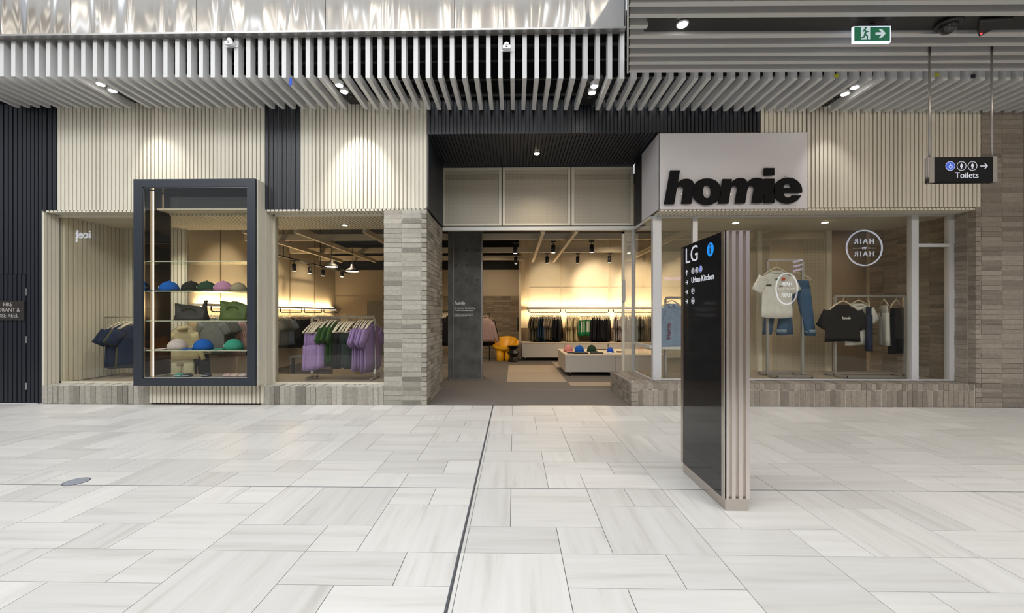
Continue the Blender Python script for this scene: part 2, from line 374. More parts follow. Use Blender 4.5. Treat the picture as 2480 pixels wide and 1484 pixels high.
# ------------------------------------------------------------------ lower slatted soffit, upper right
so = struct('ceiling_right', BLACK, MB().quadpts([(.75, 2.7, 4.75), (10.5, 2.7, 4.70), (10.5, 5.32, 4.70), (1.49, 5.32, 4.75)], [(.75, 2.7, 4.8), (10.5, 2.7, 4.8), (10.5, 5.32, 4.8), (1.49, 5.32, 4.8)]))
tl = lambda X: -.007*(X-1.45)
for j in range(17):
    yb = 5.308-.161*j; x0 = .272*yb+.02
    if j == 5: x1 = ax(1566, yb)
    else: x1 = 10.5
    z = 4.5
    MB().quadpts([(x0, yb-.055, z+tl(x0)), (x1, yb-.055, z+tl(x1)), (x1, yb, z+tl(x1)), (x0, yb, z+tl(x0))], [(x0, yb-.055, z+.14+tl(x0)), (x1, yb-.055, z+.14+tl(x1)), (x1, yb, z+.14+tl(x1)), (x0, yb, z+.14+tl(x0))]).build('slat', SLAT, so)
for ya, yb, w in ((5.32, 2.7, .02),):
    MB().quadpts([(.272*ya, ya, 4.49), (.272*ya+.02, ya, 4.49), (.272*yb+.02, yb, 4.49), (.272*yb, yb, 4.49)], [(.272*ya, ya, 5.9), (.272*ya+.02, ya, 5.9), (.272*yb+.02, yb, 5.9), (.272*yb, yb, 5.9)]).build('edge_board', SLAT, so)
# black service channel of the soffit
yA, yB = 4.36, 4.60
MB().quadpts([(ax(1573, yA), yA, 4.535), (10.5, yA, 4.47), (10.5, yB, 4.47), (ax(1560, yB), yB, 4.535)], [(ax(1573, yA), yA, 4.6), (10.5, yA, 4.6), (10.5, yB, 4.6), (ax(1560, yB), yB, 4.6)]).build('service_channel', mat('channel_black', (.02, .02, .021), .45), so)
x, z = at(1653, 67, 4.47); t = thing('downlight', 'large round white downlight in the black channel of the lower ceiling', 'ceiling light', (x, 4.47, 4.535))
MB().lathe([(.058, -.02), (.066, -.015), (.066, 0)], 24).build('ring', mat('lamp_rim', (.5,.5,.5)), t, True); MB().lathe([(.052, -.026), (.052, -.018)], 24).build('lamp_face', LAMP, t)
# exit sign
xa, zt = at(2064, 66, 4.47); xb, zb = at(2155, 104, 4.47); W_, H_ = xb-xa, zt-zb
t = thing('exit_sign', 'lit green exit sign with running figure and arrow hanging from the ceiling', 'sign', ((xa+xb)/2, 4.47, zb))
EW = emis('exit_edge', (.75, .82, 1), 1.3); EG = emis('exit_green', (.012, .12, .06), 1.0); EP = emis('exit_pale', (.52, .62, .62), 1.0); ED = emis('exit_dark', (.015, .10, .06), 1)
MB().box(-W_/2, W_/2, -.012, .012, 0, H_).build('panel', EW, t)
MB().box(-W_/2+.012, W_/2-.012, -.015, -.011, .016, H_-.008).build('green_face', EG, t)
MB().box(-W_*.30, -W_*.06, -.017, -.014, .03, H_-.012).build('doorway', EP, t)
H2 = H_-.03
run = [(-.02,.5),(.02,.52),(.10,.62),(.2,.60),(.21,.64),(.09,.68),(-.01,.72),(-.07,.84),(-.16,.82),(-.25,.62),(-.2,.61),(-.13,.73),(-.1,.62),(-.16,.42),(-.2,.26),(-.34,.24),(-.34,.16),(-.13,.18),(-.06,.36),(.05,.28),(.04,.06),(.13,.06),(.13,.32),(-.0,.46)]
me = cur('running_figure', [[(a*H2, b*H2) for a, b in run], circ(-.04*H2+.0, .92*H2, .075*H2)], .003, ED); put('running_figure', me, t, (-W_*.17, -.019, .02), FRONT)
arr = [(-.36,-.07),(.06,-.07),(-.12,-.26),(.08,-.26),(.34,0),(.08,.26),(-.12,.26),(.06,.07),(-.36,.07)]
put('arrow', cur('arrow', [[(a*.15, b*.17) for a, b in arr]], .003, EP), t, (W_*.22, -.018, H_*.52), FRONT)
MB().box(-.15, .15, -.03, .03, H_, H_+.012).box(-.03, .03, -.02, .02, H_, 4.5-zb).build('mounting', BLKP, t)
# dome camera and triangular sensor
x, z = at(2297, 66, 4.47); t = thing('dome_camera', 'black dome security camera under the lower ceiling channel', 'camera', (x, 4.47, 4.50))
MB().lathe([(.11, -.03), (.115, -.02), (.115, 0)], 24).build('base', BLKP, t, True); MB().lathe([(.012, -.115), (.05, -.10), (.075, -.065), (.08, -.03)], 24).build('dome', mat('smoked_dome', (.03,.03,.03), .08), t, True)
x, z = at(2392, 66, 4.47); t = thing('people_counter', 'black triangular ceiling device with a small red light', 'sensor', (x, 4.47, 4.49))
MB().quadpts([(-.15, -.06, -.035), (.14, -.09, -.035), (.02, .10, -.075)], [(-.16, -.07, 0), (.16, -.10, 0), (.02, .12, 0)]).build('housing', BLKP, t)
MB().lathe([(.009, -.008), (.009, 0)], 10, (0.0, .06, -.066)).build('status_light', emis('red_dot', (1, .03, .03), 4), t)

# hanging toilets sign
YS = 4.90
xa, zt = at(2262, 381, YS); xb, zb = at(2404, 441, YS)
t = thing('toilets_sign', 'black hanging sign reading Toilets with three symbols and an arrow', 'sign', ((xa+xb)/2, YS, zb)); W_ = xb-xa; H_ = zt-zb
MB().box(-W_/2, W_/2, 0, .05, 0, H_).build('housing', mat('sign_black', (.006,.006,.007), .35, spec=.06), t)
MB().box(-W_/2-.055, -W_/2, -.004, .054, -.004, H_+.004).build('end_cap', mat('cap_steel', (.22,.20,.18), .45, .6), t); MB().box(W_/2, W_/2+.05, -.004, .054, -.004, H_+.004).build('end_cap', MATS['cap_steel'], t)
for q in range(3): MB().box(-W_/2-.059, -W_/2-.055, .002+q*.017, .014+q*.017, 0, H_).build('fin', MIRROR, t)
for px in (2251, 2402):
    xr = ax(px, YS+.025)-(xa+xb)/2; MB().tube([(xr, .025, H_), (xr, .025, 4.56-zb)], .011, 8).build('rod', mat('grey_rod', (.42,.40,.39), .35, .6), t, True)
GLW = emis('glow_white', (.80, .82, .9), .75); BLU = emis('sign_blue', (.02, .09, .62), 1)
SYM = {}
def person_shape(h, skirt):
    b = [(-.11,.60),(.11,.60),(.16,.30),(.10,.30),(.08,.48),(.08,0),(.015,0),(.015,.28),(-.015,.28),(-.015,0),(-.08,0),(-.08,.48),(-.10,.30),(-.16,.30)]
    if skirt: b = [(-.09,.60),(.09,.60),(.15,.36),(.11,.34),(.09,.44),(.15,.20),(.06,.20),(.06,0),(.01,0),(.01,.2),(-.01,.2),(-.01,0),(-.06,0),(-.06,.20),(-.15,.20),(-.09,.44),(-.11,.34),(-.15,.36)]
    return [[(x*h, y*h-.36*h) for x, y in b], [(x, y-.36*h) for x, y in circ(0, .70*h, .075*h)]]
def symbols(t, specs, rot, pos):
    # specs: (u, v, r, kind) in the sign plane; pos maps (u, v, lift) to local coordinates
    for u, v, r, kind in specs:
        if kind == 'wc':
            put('symbol', cur('symbol', [circ(0, 0, r)], .002, GLW), t, pos(u, v, .001), rot); put('symbol', cur('symbol', [circ(0, 0, r*.9)], .002, BLU), t, pos(u, v, .002), rot)
            w = r*.11
            put('symbol', cur('symbol', [circ(-.08*r, .55*r, .12*r), [(-.14*r, .40*r), (-.02*r, .40*r), (.0, -.0), (.30*r, 0), (.45*r, -.42*r), (.62*r, -.36*r), (.60*r, -.26*r), (.50*r, -.30*r), (.36*r, .12*r), (-.02*r, .12*r), (.0, .2*r), (.24*r, .2*r), (.24*r, .28*r), (-.12*r, .28*r)]], .002, GLW), t, pos(u, v, .003), rot)
            put('symbol', cur('symbol', ring2(-.0*r, -.18*r, .36*r, .10*r), .002, GLW), t, pos(u, v, .003), rot)
        else:
            put('symbol', cur('symbol', ring2(0, 0, r, r*.1), .002, GLW), t, pos(u, v, .002), rot)
            if kind in ('f', 'm'): put('symbol', cur('symbol', person_shape(r*1.75, kind == 'f'), .002, GLW), t, pos(u, v, .002), rot)
            if kind == 'esc': put('symbol', cur('symbol', [[(-.5*r, -.45*r), (-.2*r, -.45*r), (.3*r, .3*r), (.5*r, .3*r), (.5*r, .48*r), (.2*r, .48*r), (-.3*r, -.25*r), (-.5*r, -.25*r)], circ(-.1*r, .45*r, .12*r)], .002, GLW), t, pos(u, v, .002), rot)
            if kind == 'lift':
                put('symbol', cur('symbol', [[(-.4*r, -.5*r), (.4*r, -.5*r), (.4*r, .3*r), (-.4*r, .3*r)], [(-.3*r, -.4*r), (.3*r, -.4*r), (.3*r, .2*r), (-.3*r, .2*r)]], .002, GLW), t, pos(u, v, .002), rot)
                put('symbol', cur('symbol', person_shape(r*.7, False), .002, GLW), t, pos(u, v-.08*r, .002), rot)
def arrow2(s, w=.08): return [[(-.5*s, -w*s/2), (.30*s, -w*s/2), (.04*s, -.34*s), (.14*s, -.40*s), (.5*s, 0), (.14*s, .40*s), (.04*s, .34*s), (.30*s, w*s/2), (-.5*s, w*s/2)]]
cxm = (xa+xb)/2
pf = lambda px, py: (at(px, py, YS)[0]-cxm, at(px, py, YS)[1]-zb)
sp = []
for px, kd in ((2301, 'wc'), (2328, 'f'), (2354.5, 'm')): u, v = pf(px, 402); sp.append((u, v, .054, kd))
symbols(t, sp, FRONT, lambda u, v, d: (u, -d-.001, v))
u, v = pf(2383, 402); put('arrow', cur('arrow', arrow2(.085, .12), .002, GLW), t, (u, -.002, v), FRONT)
u, v = pf(2341, 431); put('lettering', txt('Toilets', .098, .002, GLW, align='CENTER', off=.0003), t, (u, -.002, v), FRONT)

# ------------------------------------------------------------------ facade cladding
ZH = 3.04; ZTOP = 4.75
def battens(parent, m, x0, x1, z0, z1, pitch, yf=YF, dep=.028, fill=.74):
    n_ = max(1, round((x1-x0)/pitch)); p = (x1-x0)/n_
    for i in range(n_): blk('batten', m, x0+i*p+p*(1-fill)/2, x0+i*p+p*(1+fill)/2, yf, yf+dep, z0, z1, parent)
XA = ax(138, YF); XL = ax(102, YF); XN0, XN1 = ax(641, YF), ax(727, YF); XE0 = ax(1034, YF); XE1 = ax(1594, YF); XW2 = ax(1842, YF); XS1 = ax(1953, YF); XBR = ax(2376, YF); XRV = ax(2362, YF)+.004
DX0, DX1 = -5.743, -3.887
# left navy wall and hydrant door
wl = struct('wall_left', BLKP, MB().box(-13, XA-.0, YF+.03, YF+.2, ZH, ZTOP).box(-13, XL, YF+.03, YF+.2, 0, ZH))
battens(wl, NAVY, XL, XA, ZH, ZTOP, .07); dd = ax(65, YF); dzt = az(30, 663, YF)
battens(wl, NAVY, dd, XL, 0.01, ZTOP, .07); battens(wl, NAVY, -9.3, dd, dzt, ZTOP, .073)
dr = struct('door_1', NAVY, MB().box(-8.9, dd-.006, YF+.012, YF+.03, .02, dzt-.01), 'navy battened service door flush in the wall')
battens(dr, NAVY, -8.9, dd-.008, .03, dzt-.012, .073, YF-.004)
for py in (707, 822, 935):
    z = az(66, py, YF); MB().tube([(dd, YF-.008, z-.055), (dd, YF-.008, z+.055)], .008, 8).build('hinge', ALU, dr)
t = thing('hydrant_sign', 'dark plate lettered fire hydrant and hose reel on the navy door', 'sign', (ax(-30, YF), YF-.02, az(20, 776, YF)))
w_ = ax(62, YF)-ax(-30, YF); h_ = az(20, 728, YF)-az(20, 776, YF)
MB().box(-w_*.25, w_, 0, .012, 0, h_).build('plate', mat('sign_plate', (.03, .026, .024), .35), t)
GM = mat('grey_letter', (.38, .36, .34), .5)
for i, s_ in enumerate(('FIRE', 'HYDRANT &', 'HOSE REEL')):
    put('lettering', txt(s_, .082, .003, GM, align='CENTER'), t, (ax([23, 22, 23][i], YF)-t.location.x-[0, .03, .03][i], -.002, h_-.085-.088*i), FRONT)
# ivory bulkhead and navy strip
wf = struct('wall_front', WHITEB, MB().box(XA, DX0, YF+.025, 6.6, ZH+.03, ZTOP).box(DX0, DX1, YF+.025, 6.6, 3.445, ZTOP).box(DX1, XE0, YF+.025, 6.6, ZH+.03, ZTOP))
battens(wf, WHITE, XA, DX0, ZH, ZTOP, .0625); battens(wf, WHITE, DX0, DX1, 3.447, ZTOP, .0625)
blk('batten', WHITE, DX1, XN0, YF, YF+.03, ZH, ZTOP, wf)
battens(wf, NAVY, XN0, XN1, ZH, ZTOP, .069); battens(wf, WHITE, XN1, XE0, ZH, ZTOP, .0625)
# ivory soffit over the windows (battens running back)
sf = struct('ceiling_window', WHITEB, MB().box(-7.45, XE0-.02, YF+.03, 7.75, ZH-.0, ZH+.03))
nn = 92; x0_, x1_ = -7.36, -1.38
for i in range(nn):
    xx = x0_+(x1_-x0_)*i/nn
    if DX0+.08 < xx < DX1-.12: blk('batten', WHITE, xx, xx+.045, 6.62, 7.75, ZH-.03, ZH, sf)
    else: blk('batten', WHITE, xx, xx+.045, YF+.004, 7.75, ZH-.03, ZH, sf)
# jambs of the left windows
for x in (XL,):
    for i in range(4): blk('batten', WHITE, x, x+.02, YF+.005+i*.06, YF+.05+i*.06, .29, ZH-.03, wf)
MB().box(XL-.04, XL+.002, YF+.002, 7.75, .0, ZH).build('jamb', WHITEB, wf)
MB().box(DX1-.05, DX1-.002, YF+.002, 6.75, 0, ZH).build('jamb', WHITEB, wf)
for i in range(4): blk('batten', WHITE, DX1-.012, DX1+.015, YF+.005+i*.062, YF+.052+i*.062, .29, ZH-.03, wf)
# white returning partition of window one
wp = struct('wall_partition', WHITEB, MB().box(-7.42, -7.38, 6.6, 7.75, 0, ZH).box(-7.42, -6.2, 7.72, 7.78, 0, ZH))
for i in range(15): blk('batten', WHITE, -7.38, -7.355, 6.63+i*.073, 6.63+i*.073+.055, .3, ZH-.03, wp)
for i in range(16): blk('batten', WHITE, -7.36+i*.072, -7.36+i*.072+.054, 7.695, 7.72, .3, ZH-.03, wp)
# navy entrance fascia, side walls and battened soffit
ZE = 4.19; YD = 7.76; XR = 2.245; XLn = -1.345
we = struct('wall_entry', BLKP, MB().box(XE0, XW2, YF+.03, YF+.12, ZE+.02, ZTOP).box(XW2-.02, XBR, YF+.03, YF+.2, 3.3, ZTOP))
battens(we, NAVY, XE0, XW2, ZE, ZTOP, .0585)
MB().box(XE0-.04, XE0-.005, YF+.03, YD, ZH, ZE+.1).box(XR+.03, XR+.08, 7.18, YD, ZH, ZE+.1).build('side_backing', BLKP, we)
for i in range(22): blk('batten', NAVY, XE0-.005, XE0+.02, YF+.03+i*.062, YF+.076+i*.062, ZH, ZE, we)
for i in range(9): blk('batten', NAVY, XR+.0, XR+.03, 7.19+i*.062, 7.236+i*.062, ZH-.1, ZE, we)
cee = struct('ceiling_entry', BLKP, MB().box(XE0, XW2, YF+.05, YD, ZE+.03, ZE+.08))
nn = 62
for i in range(nn):
    xx = XE0+.02+(XR-XE0-.02)*i/nn; blk('batten', NAVY, xx, xx+.042, YF+.02, YD, ZE, ZE+.032, cee)
def downlight(px, Y, Z, lab, col=WARM, pw=12, m=None, r=.05, ang=110):
    x = ax(px, Y); t = thing('downlight', lab, 'ceiling light', (x, Y, Z))
    MB().lathe([(r, -.012), (r+.008, -.008), (r+.008, .0)], 20).build('ring', mat('lamp_rim', (.5,.5,.5)), t, True); MB().lathe([(r-.006, -.017), (r-.006, -.01)], 20).build('lamp_face', m or LAMPW, t)
    spot('downlight_beam', (x, Y, Z-.03), (x, Y-.05, 0), pw, col, ang, 1, .05)
downlight(1300, 7.13, ZE, 'round warm downlight in the dark battened entrance ceiling', WARM, 95)
downlight(398, 7.2, ZH-.03, 'round downlight in the ceiling of the far left window, beside the display case', (1, .93, .78), 85)  # added lamp, hidden by the case lining, that brightens this window
downlight(835, 7.33, ZH-.03, 'round downlight in the battened ceiling of the purple clothes window', WARM, 14)
# right ivory bulkhead
wr = struct('wall_right', WHITEB, MB().box(XE1+.05, XBR, YF+.04, 6.62, ZH, 4.3))
ZSG = 4.165
battens(wr, WHITE, XW2, XS1, ZSG+.01, ZTOP, .0615); battens(wr, WHITE, XS1+.01, XBR, ZH-.01, ZTOP, .0615)
sr = struct('ceiling_display', WHITEB, MB().box(XR+.03, XBR, YF+.03, 6.7, ZH-.03, ZH).box(XR+.02, XRV, 6.7, 7.85, ZH-.06, ZH))
for i in range(78):
    xx = XR+.0+i*.062
    if xx < XBR-.06: blk('batten', WHITE, xx, xx+.045, YF+.004, 6.66, ZH-.055, ZH-.028, sr)

# ------------------------------------------------------------------ store sign
t = thing('store_sign', 'white box sign with large black letters homie beside the entrance', 'sign', (XE1, YF-.02, ZH-.03))
SGW = mat('sign_face', (.60, .58, .60), .42)
MB().box(0, XS1-XE1, 0, .1, 0, ZSG-ZH+.03).build('face', SGW, t)
MB().box(-.004, .012, .0, .82, 0, ZSG-ZH+.03).build('side_face', SGW, t)
LB = mat('letter_black', (.006, .006, .007), .6, spec=.12)
c0x, c0y = 1580, 400; S_ = 6.2
def lp(p): X, Z = at(c0x+p[0]/S_, c0y+p[1]/S_, YF-.05); return (X-XE1, Z-(ZH-.03))
def arcp(cx, cy, rx, ry, a0, a1, n): return [(cx+rx*math.cos(math.radians(a0+(a1-a0)*i/n)), cy-ry*math.sin(math.radians(a0+(a1-a0)*i/n))) for i in range(n+1)]
def sup(cx, cy, rx, ry, n=36, e=2.3):
    o = []
    for i in range(n):
        a = 2*PI*i/n; c, s = math.cos(a), math.sin(a); o.append((cx+rx*abs(c)**(2/e)*(1 if c >= 0 else -1), cy-ry*abs(s)**(2/e)*(1 if s >= 0 else -1)))
    return o
h_ = [(262,82),(408,82),(378,265),(400,243),(430,222),(465,211),(505,208),(550,213),(585,229),(608,258),(620,290),(623,325),(616,370),(577,582),(427,582),(460,385),(463,360),(458,340),(440,325),(415,322),(388,328),(368,345),(358,370),(320,587),(170,587)]
m_ = [(1048,212),(1187,212),(1180,262),(1205,233),(1240,211),(1275,200),(1310,197),(1350,200),(1380,211),(1405,235),(1418,262),(1445,232),(1480,208),(1515,197),(1560,192),(1605,196),(1640,209),(1668,235),(1668,420),(1638,573),(1482,573),(1518,375),(1521,350),(1515,328),(1500,316),(1475,313),(1445,322),(1425,345),(1416,375),(1383,577),(1232,577),(1267,380),(1270,350),(1263,328),(1248,316),(1225,315),(1195,324),(1176,348),(1166,378),(1133,580),(982,580)]
e_out = arcp(2022, 385, 216, 195, -8, 338, 40)
e_ = e_out[::1]+[(2080,458),(2064,478),(2044,488),(2020,490),(1995,484),(1974,466),(1960,440),(1955,415)]
e_ = [(2238,415)]+arcp(2022, 385, 216, 195, -6, 336, 40)+[(2225,458),(2080,458),(2064,478),(2044,488),(2020,490),(1995,484),(1974,466),(1960,440),(1955,415)]
e_hole = [(1955,345)]+arcp(2020, 345, 64, 64, 170, 10, 12)+[(2083,345)]
for polys in ([h_], [sup(812,400,208,196), sup(812,400,61,96)], [m_], [[(1668,207),(1822,207),(1822,573),(1668,573)], [(1668,47),(1822,47),(1822,155),(1668,155)]], [e_, e_hole]):
    put('letter', cur('letter', [[lp(p) for p in q] for q in polys], .022, LB), t, (0, -.04, 0), FRONT)
for px, py in ((1650, 470), (1712, 470), (1770, 470), (1855, 470), (1905, 425)):
    a, b_ = lp(((px-c0x)*S_, (py-c0y)*S_)); MB().tube([(a, -.03, b_), (a, .0, b_)], .008, 6).build('standoff', ALU, t)

# ------------------------------------------------------------------ brickwork
BM_ = {}
def brick_mesh(m, v):
    if (m.name, v) in BM_: return BM_[(m.name, v)]
    r = random.Random(v+3); bm = bmesh.new(); bmesh.ops.create_cube(bm, size=1)
    for vv in bm.verts: vv.co += Vector((r.uniform(-.012, .012), r.uniform(-.012, .012), r.uniform(-.03, .03)))
    me = bpy.data.meshes.new('brick'); bm.to_mesh(me); bm.free(); me.materials.append(m); BM_[(m.name, v)] = me; return me
def bricks(parent, lst, m, limit=300):
    st = MB()
    for k, (x0, x1, y0, y1, z0, z1) in enumerate(lst):
        if k < limit: put('brick', brick_mesh(m, R.randrange(6)), parent, ((x0+x1)/2, (y0+y1)/2, (z0+z1)/2), None, (x1-x0, y1-y0, z1-z0))
        else: st.box(x0, x1, y0, y1, z0, z1)
    if st.v: o = st.build('far_brick', m, parent); o['kind'] = 'stuff'
MJ = .010
XP0 = ax(929, YF)
wb = struct('wall_pillar', MORT, MB().box(XP0+.005, XE0-.018, YF+.007, YD, 0, ZH-.02), 'grey long-format brick pier left of the entrance')
lst = []; nc = 41; ch = (ZH-.01)/nc
cx = [XP0, ax(973.5, YF), ax(1020.5, YF), XE0-.005]
for i in range(nc):
    for j in range(3):
        pr = R.uniform(-.004, .004)-(.012 if j == 2 else 0); lst.append((cx[j]+MJ/2, cx[j+1]-MJ/2+(.0 if j < 2 else .008), YF+pr, YF+.06, i*ch+MJ*.5, (i+1)*ch-MJ*.5))
for j in range(5):
    for i in range(nc):
        y0 = YF+.065+j*.27; y1 = y0+.262; pr = R.uniform(-.004, .004)
        lst.append((XE0-.06, XE0-.008+pr, y0+MJ/2, y1, i*ch+MJ*.5, (i+1)*ch-MJ*.5))
bricks(wb, lst, BRK)
# left plinths of soldier bricks
ZPL = .292
def soldiers(parent, x0, x1, z0, z1, pitch, m, y0=YF):
    n_ = round((x1-x0)/pitch); p = (x1-x0)/n_
    return [(x0+i*p+MJ/2, x0+(i+1)*p-MJ/2, y0+R.uniform(-.004, .004), y0+.25, z0+.004, z1-.004) for i in range(n_)]
pb = struct('wall_plinth', MORT, MB().box(XL, DX0+.06, YF+.008, 6.62, 0, ZPL-.004).box(DX1, XP0, YF+.008, 6.62, 0, ZPL-.004), 'low soldier brick plinth under the left windows')
bricks(pb, soldiers(pb, XL, -5.70, 0, ZPL-.002, .087, BRK)+soldiers(pb, DX1, XP0, 0, ZPL-.002, .080, BRK), BRK)
# right plinth
ZR = .352; XQ = 1.80; zc = .252
pr_ = struct('wall_plinth_right', MORT, MB().box(XQ+.007, XRV, YF+.008, 6.7, 0, ZR-.008).box(XQ+.007, 2.3, 6.7, YD, 0, ZR-.008), 'low brick plinth under the right display window')
lst = []
p = .0765; n_ = int((XRV-XQ-.10)/p)
for i in range(n_):
    x0 = XQ+.10+i*p; lst.append((x0+MJ/2, x0+p-MJ/2, YF+R.uniform(-.003, .005), YF+.27, zc+.005, ZR+R.uniform(-.002, .003)))
    lst.append((x0+MJ/2, x0+p-MJ/2, YF+R.uniform(-.003, .005), YF+.2, .003, zc-.005))
for i in range(5):
    z0 = i*.0704; lst.append((XQ-.003, XQ+.095, YF-.002, YF+.12, z0+.003, z0+.0665))
    for j in range(9):
        y0 = YF+.125+j*.142; lst.append((XQ+R.uniform(-.003, .003), XQ+.06, y0+.004, y0+.138, z0+.003, z0+.0665))
for j in range(4):
    for i in range(7):
        x0 = XQ+.004+i*p; y0 = YF+.285+j*.28; lst.append((x0+MJ/2, x0+p-MJ/2, y0, y0+.27, ZR-.05, ZR+R.uniform(-.002, .002)))
for i in range(int((XRV-2.36)/.2)):
    x0 = 2.36+i*.2; lst.append((x0, x0+.193, YF+.275, 6.64, ZR-.05, ZR-.002))
bricks(pr_, lst, BRKD)
# right brick wall and window reveal
XB0 = ax(2362, YF); XB1 = ax(2376, YF); XB2 = ax(2427, YF); XB3 = ax(2478, YF)
wbr = struct('wall_brick', MORTD, MB().box(XB0+.01, 10.5, YF+.008, YF+.105, 0, 4.6).box(XRV+.31, 10.5, YF+.1, 6.8, 0, 4.6).box(XB0, 10.5, YF+.105, 6.8, ZH, 4.6), 'brown-grey stacked brick wall at the right end of the shopfront')
lst = []; ch = .0737
for i in range(63):
    for a, b_ in ((XB1, XB2), (XB2, XB3)): lst.append((a+MJ/2, b_-MJ/2, YF+R.uniform(-.004, .004), YF+.1, i*ch+.0045, (i+1)*ch-.0045))
for i in range(41): lst.append((XB0+.003, XB1-MJ/2, YF-.004+R.uniform(-.003, .003), YF+.1, i*ch+.0045, (i+1)*ch-.0045))
for i in range(63):
    for k in range(3): lst.append((XB3+.01+k*.3, XB3+.30+k*.3, YF, YF+.1, i*ch+.0045, (i+1)*ch-.0045))
bricks(wbr, lst, BRKD)
wrv = struct('wall_reveal', MORTD, MB().box(XRV+.007, XRV+.3, YF+.106, 8.3, ZR-.1, ZH), 'brick side wall of the right display window')
lst = []
for j in range(6):
    for i in range(37):
        y0 = YF+.115+j*.29; z0 = ZR+i*.0725; lst.append((XRV+R.uniform(-.004, .004), XRV+.06, y0+MJ/2, y0+.29-MJ/2, z0+.0045, z0+.068))
bricks(wrv, lst, BRKD)
MB().box(XB3+.004, XB3+.03, YF-.012, YF+.01, .0, 4.6).build('edge_trim', mat('edge_trim', (.35,.32,.29), .5), wbr)

# ------------------------------------------------------------------ windows
YG = 6.6
def pane(parent, x0, x1, y, z0, z1): return MB().box(x0, x1, y, y+.012, z0, z1).build('pane', GLASS, parent)
def rail(parent, x0, x1, y0, y1, z0, z1, m=FRAMEW, nm='frame'): return MB().box(x0, x1, y0, y1, z0, z1).build(nm, m, parent)
w1 = struct('window_1'); xa, xb = ax(139, YG), -5.62
pane(w1, xa+.02, xb, YG, ZPL+.02, ZH-.05)
rail(w1, xa-.01, xa+.022, YG-.02, YG+.03, ZPL, ZH-.03, WHITE); rail(w1, xa-.01, xb, YG-.02, YG+.03, ZH-.055, ZH-.03, WHITE); rail(w1, XL, xb, YF+.24, YG+.03, ZPL-.004, ZPL+.024, WHITE); rail(w1, xb-.05, xb, YG-.02, YG+.03, ZPL, ZH-.03, WHITE)
w2 = struct('window_2'); xa, xb = ax(665, YG), XP0
pane(w2, xa+.01, xb, YG, ZPL+.02, ZH-.05)
rail(w2, xa-.012, xa+.012, YG-.02, YG+.03, ZPL, ZH-.03, WHITE); rail(w2, xa-.01, xb, YG-.02, YG+.03, ZH-.055, ZH-.03, WHITE); rail(w2, DX1, xb, YF+.24, YG+.03, ZPL-.004, ZPL+.024, WHITE)
YR = 6.68
w3 = struct('window_3')
xs = [ax(p, YR) for p in (1580, 1600, 1678, 1690, 2205, 2222, 2296, 2311)]
zr0, zr1 = ZR+.0, ZH-.055
GREYF = mat('grey_frame', (.55, .55, .56), .35, .2)
rail(w3, xs[0], xs[1], YR-.03, YR+.06, zr0, zr1, GREYF, 'post'); rail(w3, xs[2], xs[3], YR-.0, YR+.06, zr0, zr1, GREYF, 'post'); rail(w3, xs[4], xs[5], YR-.02, YR+.06, zr0, zr1, GREYF, 'post'); rail(w3, xs[6], xs[7], YR-.02, YR+.06, zr0, zr1, GREYF, 'post')
rail(w3, xs[1], xs[7], YR-.01, YR+.04, zr0, zr0+.022, GREYF, 'bottom_rail'); rail(w3, xs[1], xs[7], YR-.01, YR+.04, zr1-.02, zr1, GREYF, 'top_rail')
za, zb_ = az(2250, 598, YR), az(2250, 590, YR); rail(w3, xs[5], xs[6], YR-.015, YR+.05, za, zb_, GREYF, 'transom')
xm = ax(1945, YR)
pane(w3, xs[1], xs[2], YR+.02, zr0+.02, zr1-.02); pane(w3, xs[3], xm-.002, YR+.02, zr0+.02, zr1-.02); pane(w3, xm+.002, xs[4], YR+.02, zr0+.02, zr1-.02); pane(w3, xs[5], xs[6], YR+.02, zr0+.02, za); pane(w3, xs[5], xs[6], YR+.02, zb_, zr1-.02)
# side light returning to the entrance
w4 = struct('window_4')
ya, yb = YR+.03, YD-.12
xs_ = xs[0]
za_, zb2 = atx(1560, 834, 2.26)[1], 0
MB().box(xs_-.02, xs_-.008, ya, yb, zr0, zr1+.02).build('pane', GLASS, w4)
rail(w4, xs_-.03, xs_+.01, yb, yb+.045, zr0, zr1, GREYF, 'post'); rail(w4, xs_-.03, xs_+.01, yb+.07, yb+.11, zr0, zr1, GREYF, 'post')
zt_ = 0.86
rail(w4, xs_-.035, xs_+.005, ya, yb, zt_, zt_+.045, GREYF, 'transom'); rail(w4, xs_-.03, xs_+.005, ya, yb, zr0, zr0+.025, GREYF, 'bottom_rail'); rail(w4, xs_-.03, xs_+.005, ya, yb, zr1-.02, zr1+.01, GREYF, 'top_rail')

# ------------------------------------------------------------------ entrance header panels and perforated leaf
PERF = perforated('perforated_sheet', (.60, .54, .43), .08); PERFB = mat('mesh_backing', (.44, .42, .36), .6)
d2 = struct('door_2', FRAMEW, MB().box(-1.36, 2.26, YD+.01, YD+.1, 2.99, 3.06), 'header screen over the open entrance')
px_ = [(1073, 1212), (1220, 1379), (1387, 1532)]
zt = az(1300, 405, YD); zb_ = az(1300, 546, YD)
CRF = mat('cream_frame', (.60, .56, .46), .45)
for a, b_ in px_:
    xa, xb = ax(a, YD), ax(b_, YD)
    f = MB().box(xa-.02, xa+.03, YD, YD+.05, zb_, zt).box(xb-.03, xb+.02, YD, YD+.05, zb_, zt).box(xa+.03, xb-.03, YD, YD+.05, zb_, zb_+.04).box(xa+.03, xb-.03, YD, YD+.05, zt-.04, zt).build('panel_frame', CRF, d2)
    put('mesh_panel', MB().box(xa+.03, xb-.03, YD+.015, YD+.02, zb_+.04, zt-.04).mesh('mesh_panel', PERF), f)
    put('backing_panel', MB().box(xa+.03, xb-.03, YD+.06, YD+.065, zb_+.0, zt-.0).mesh('backing', PERFB), f)
MB().box(-1.36, 2.26, YD+.11, YD+.13, 3.0, 4.5).build('header_board', BLKP, d2)
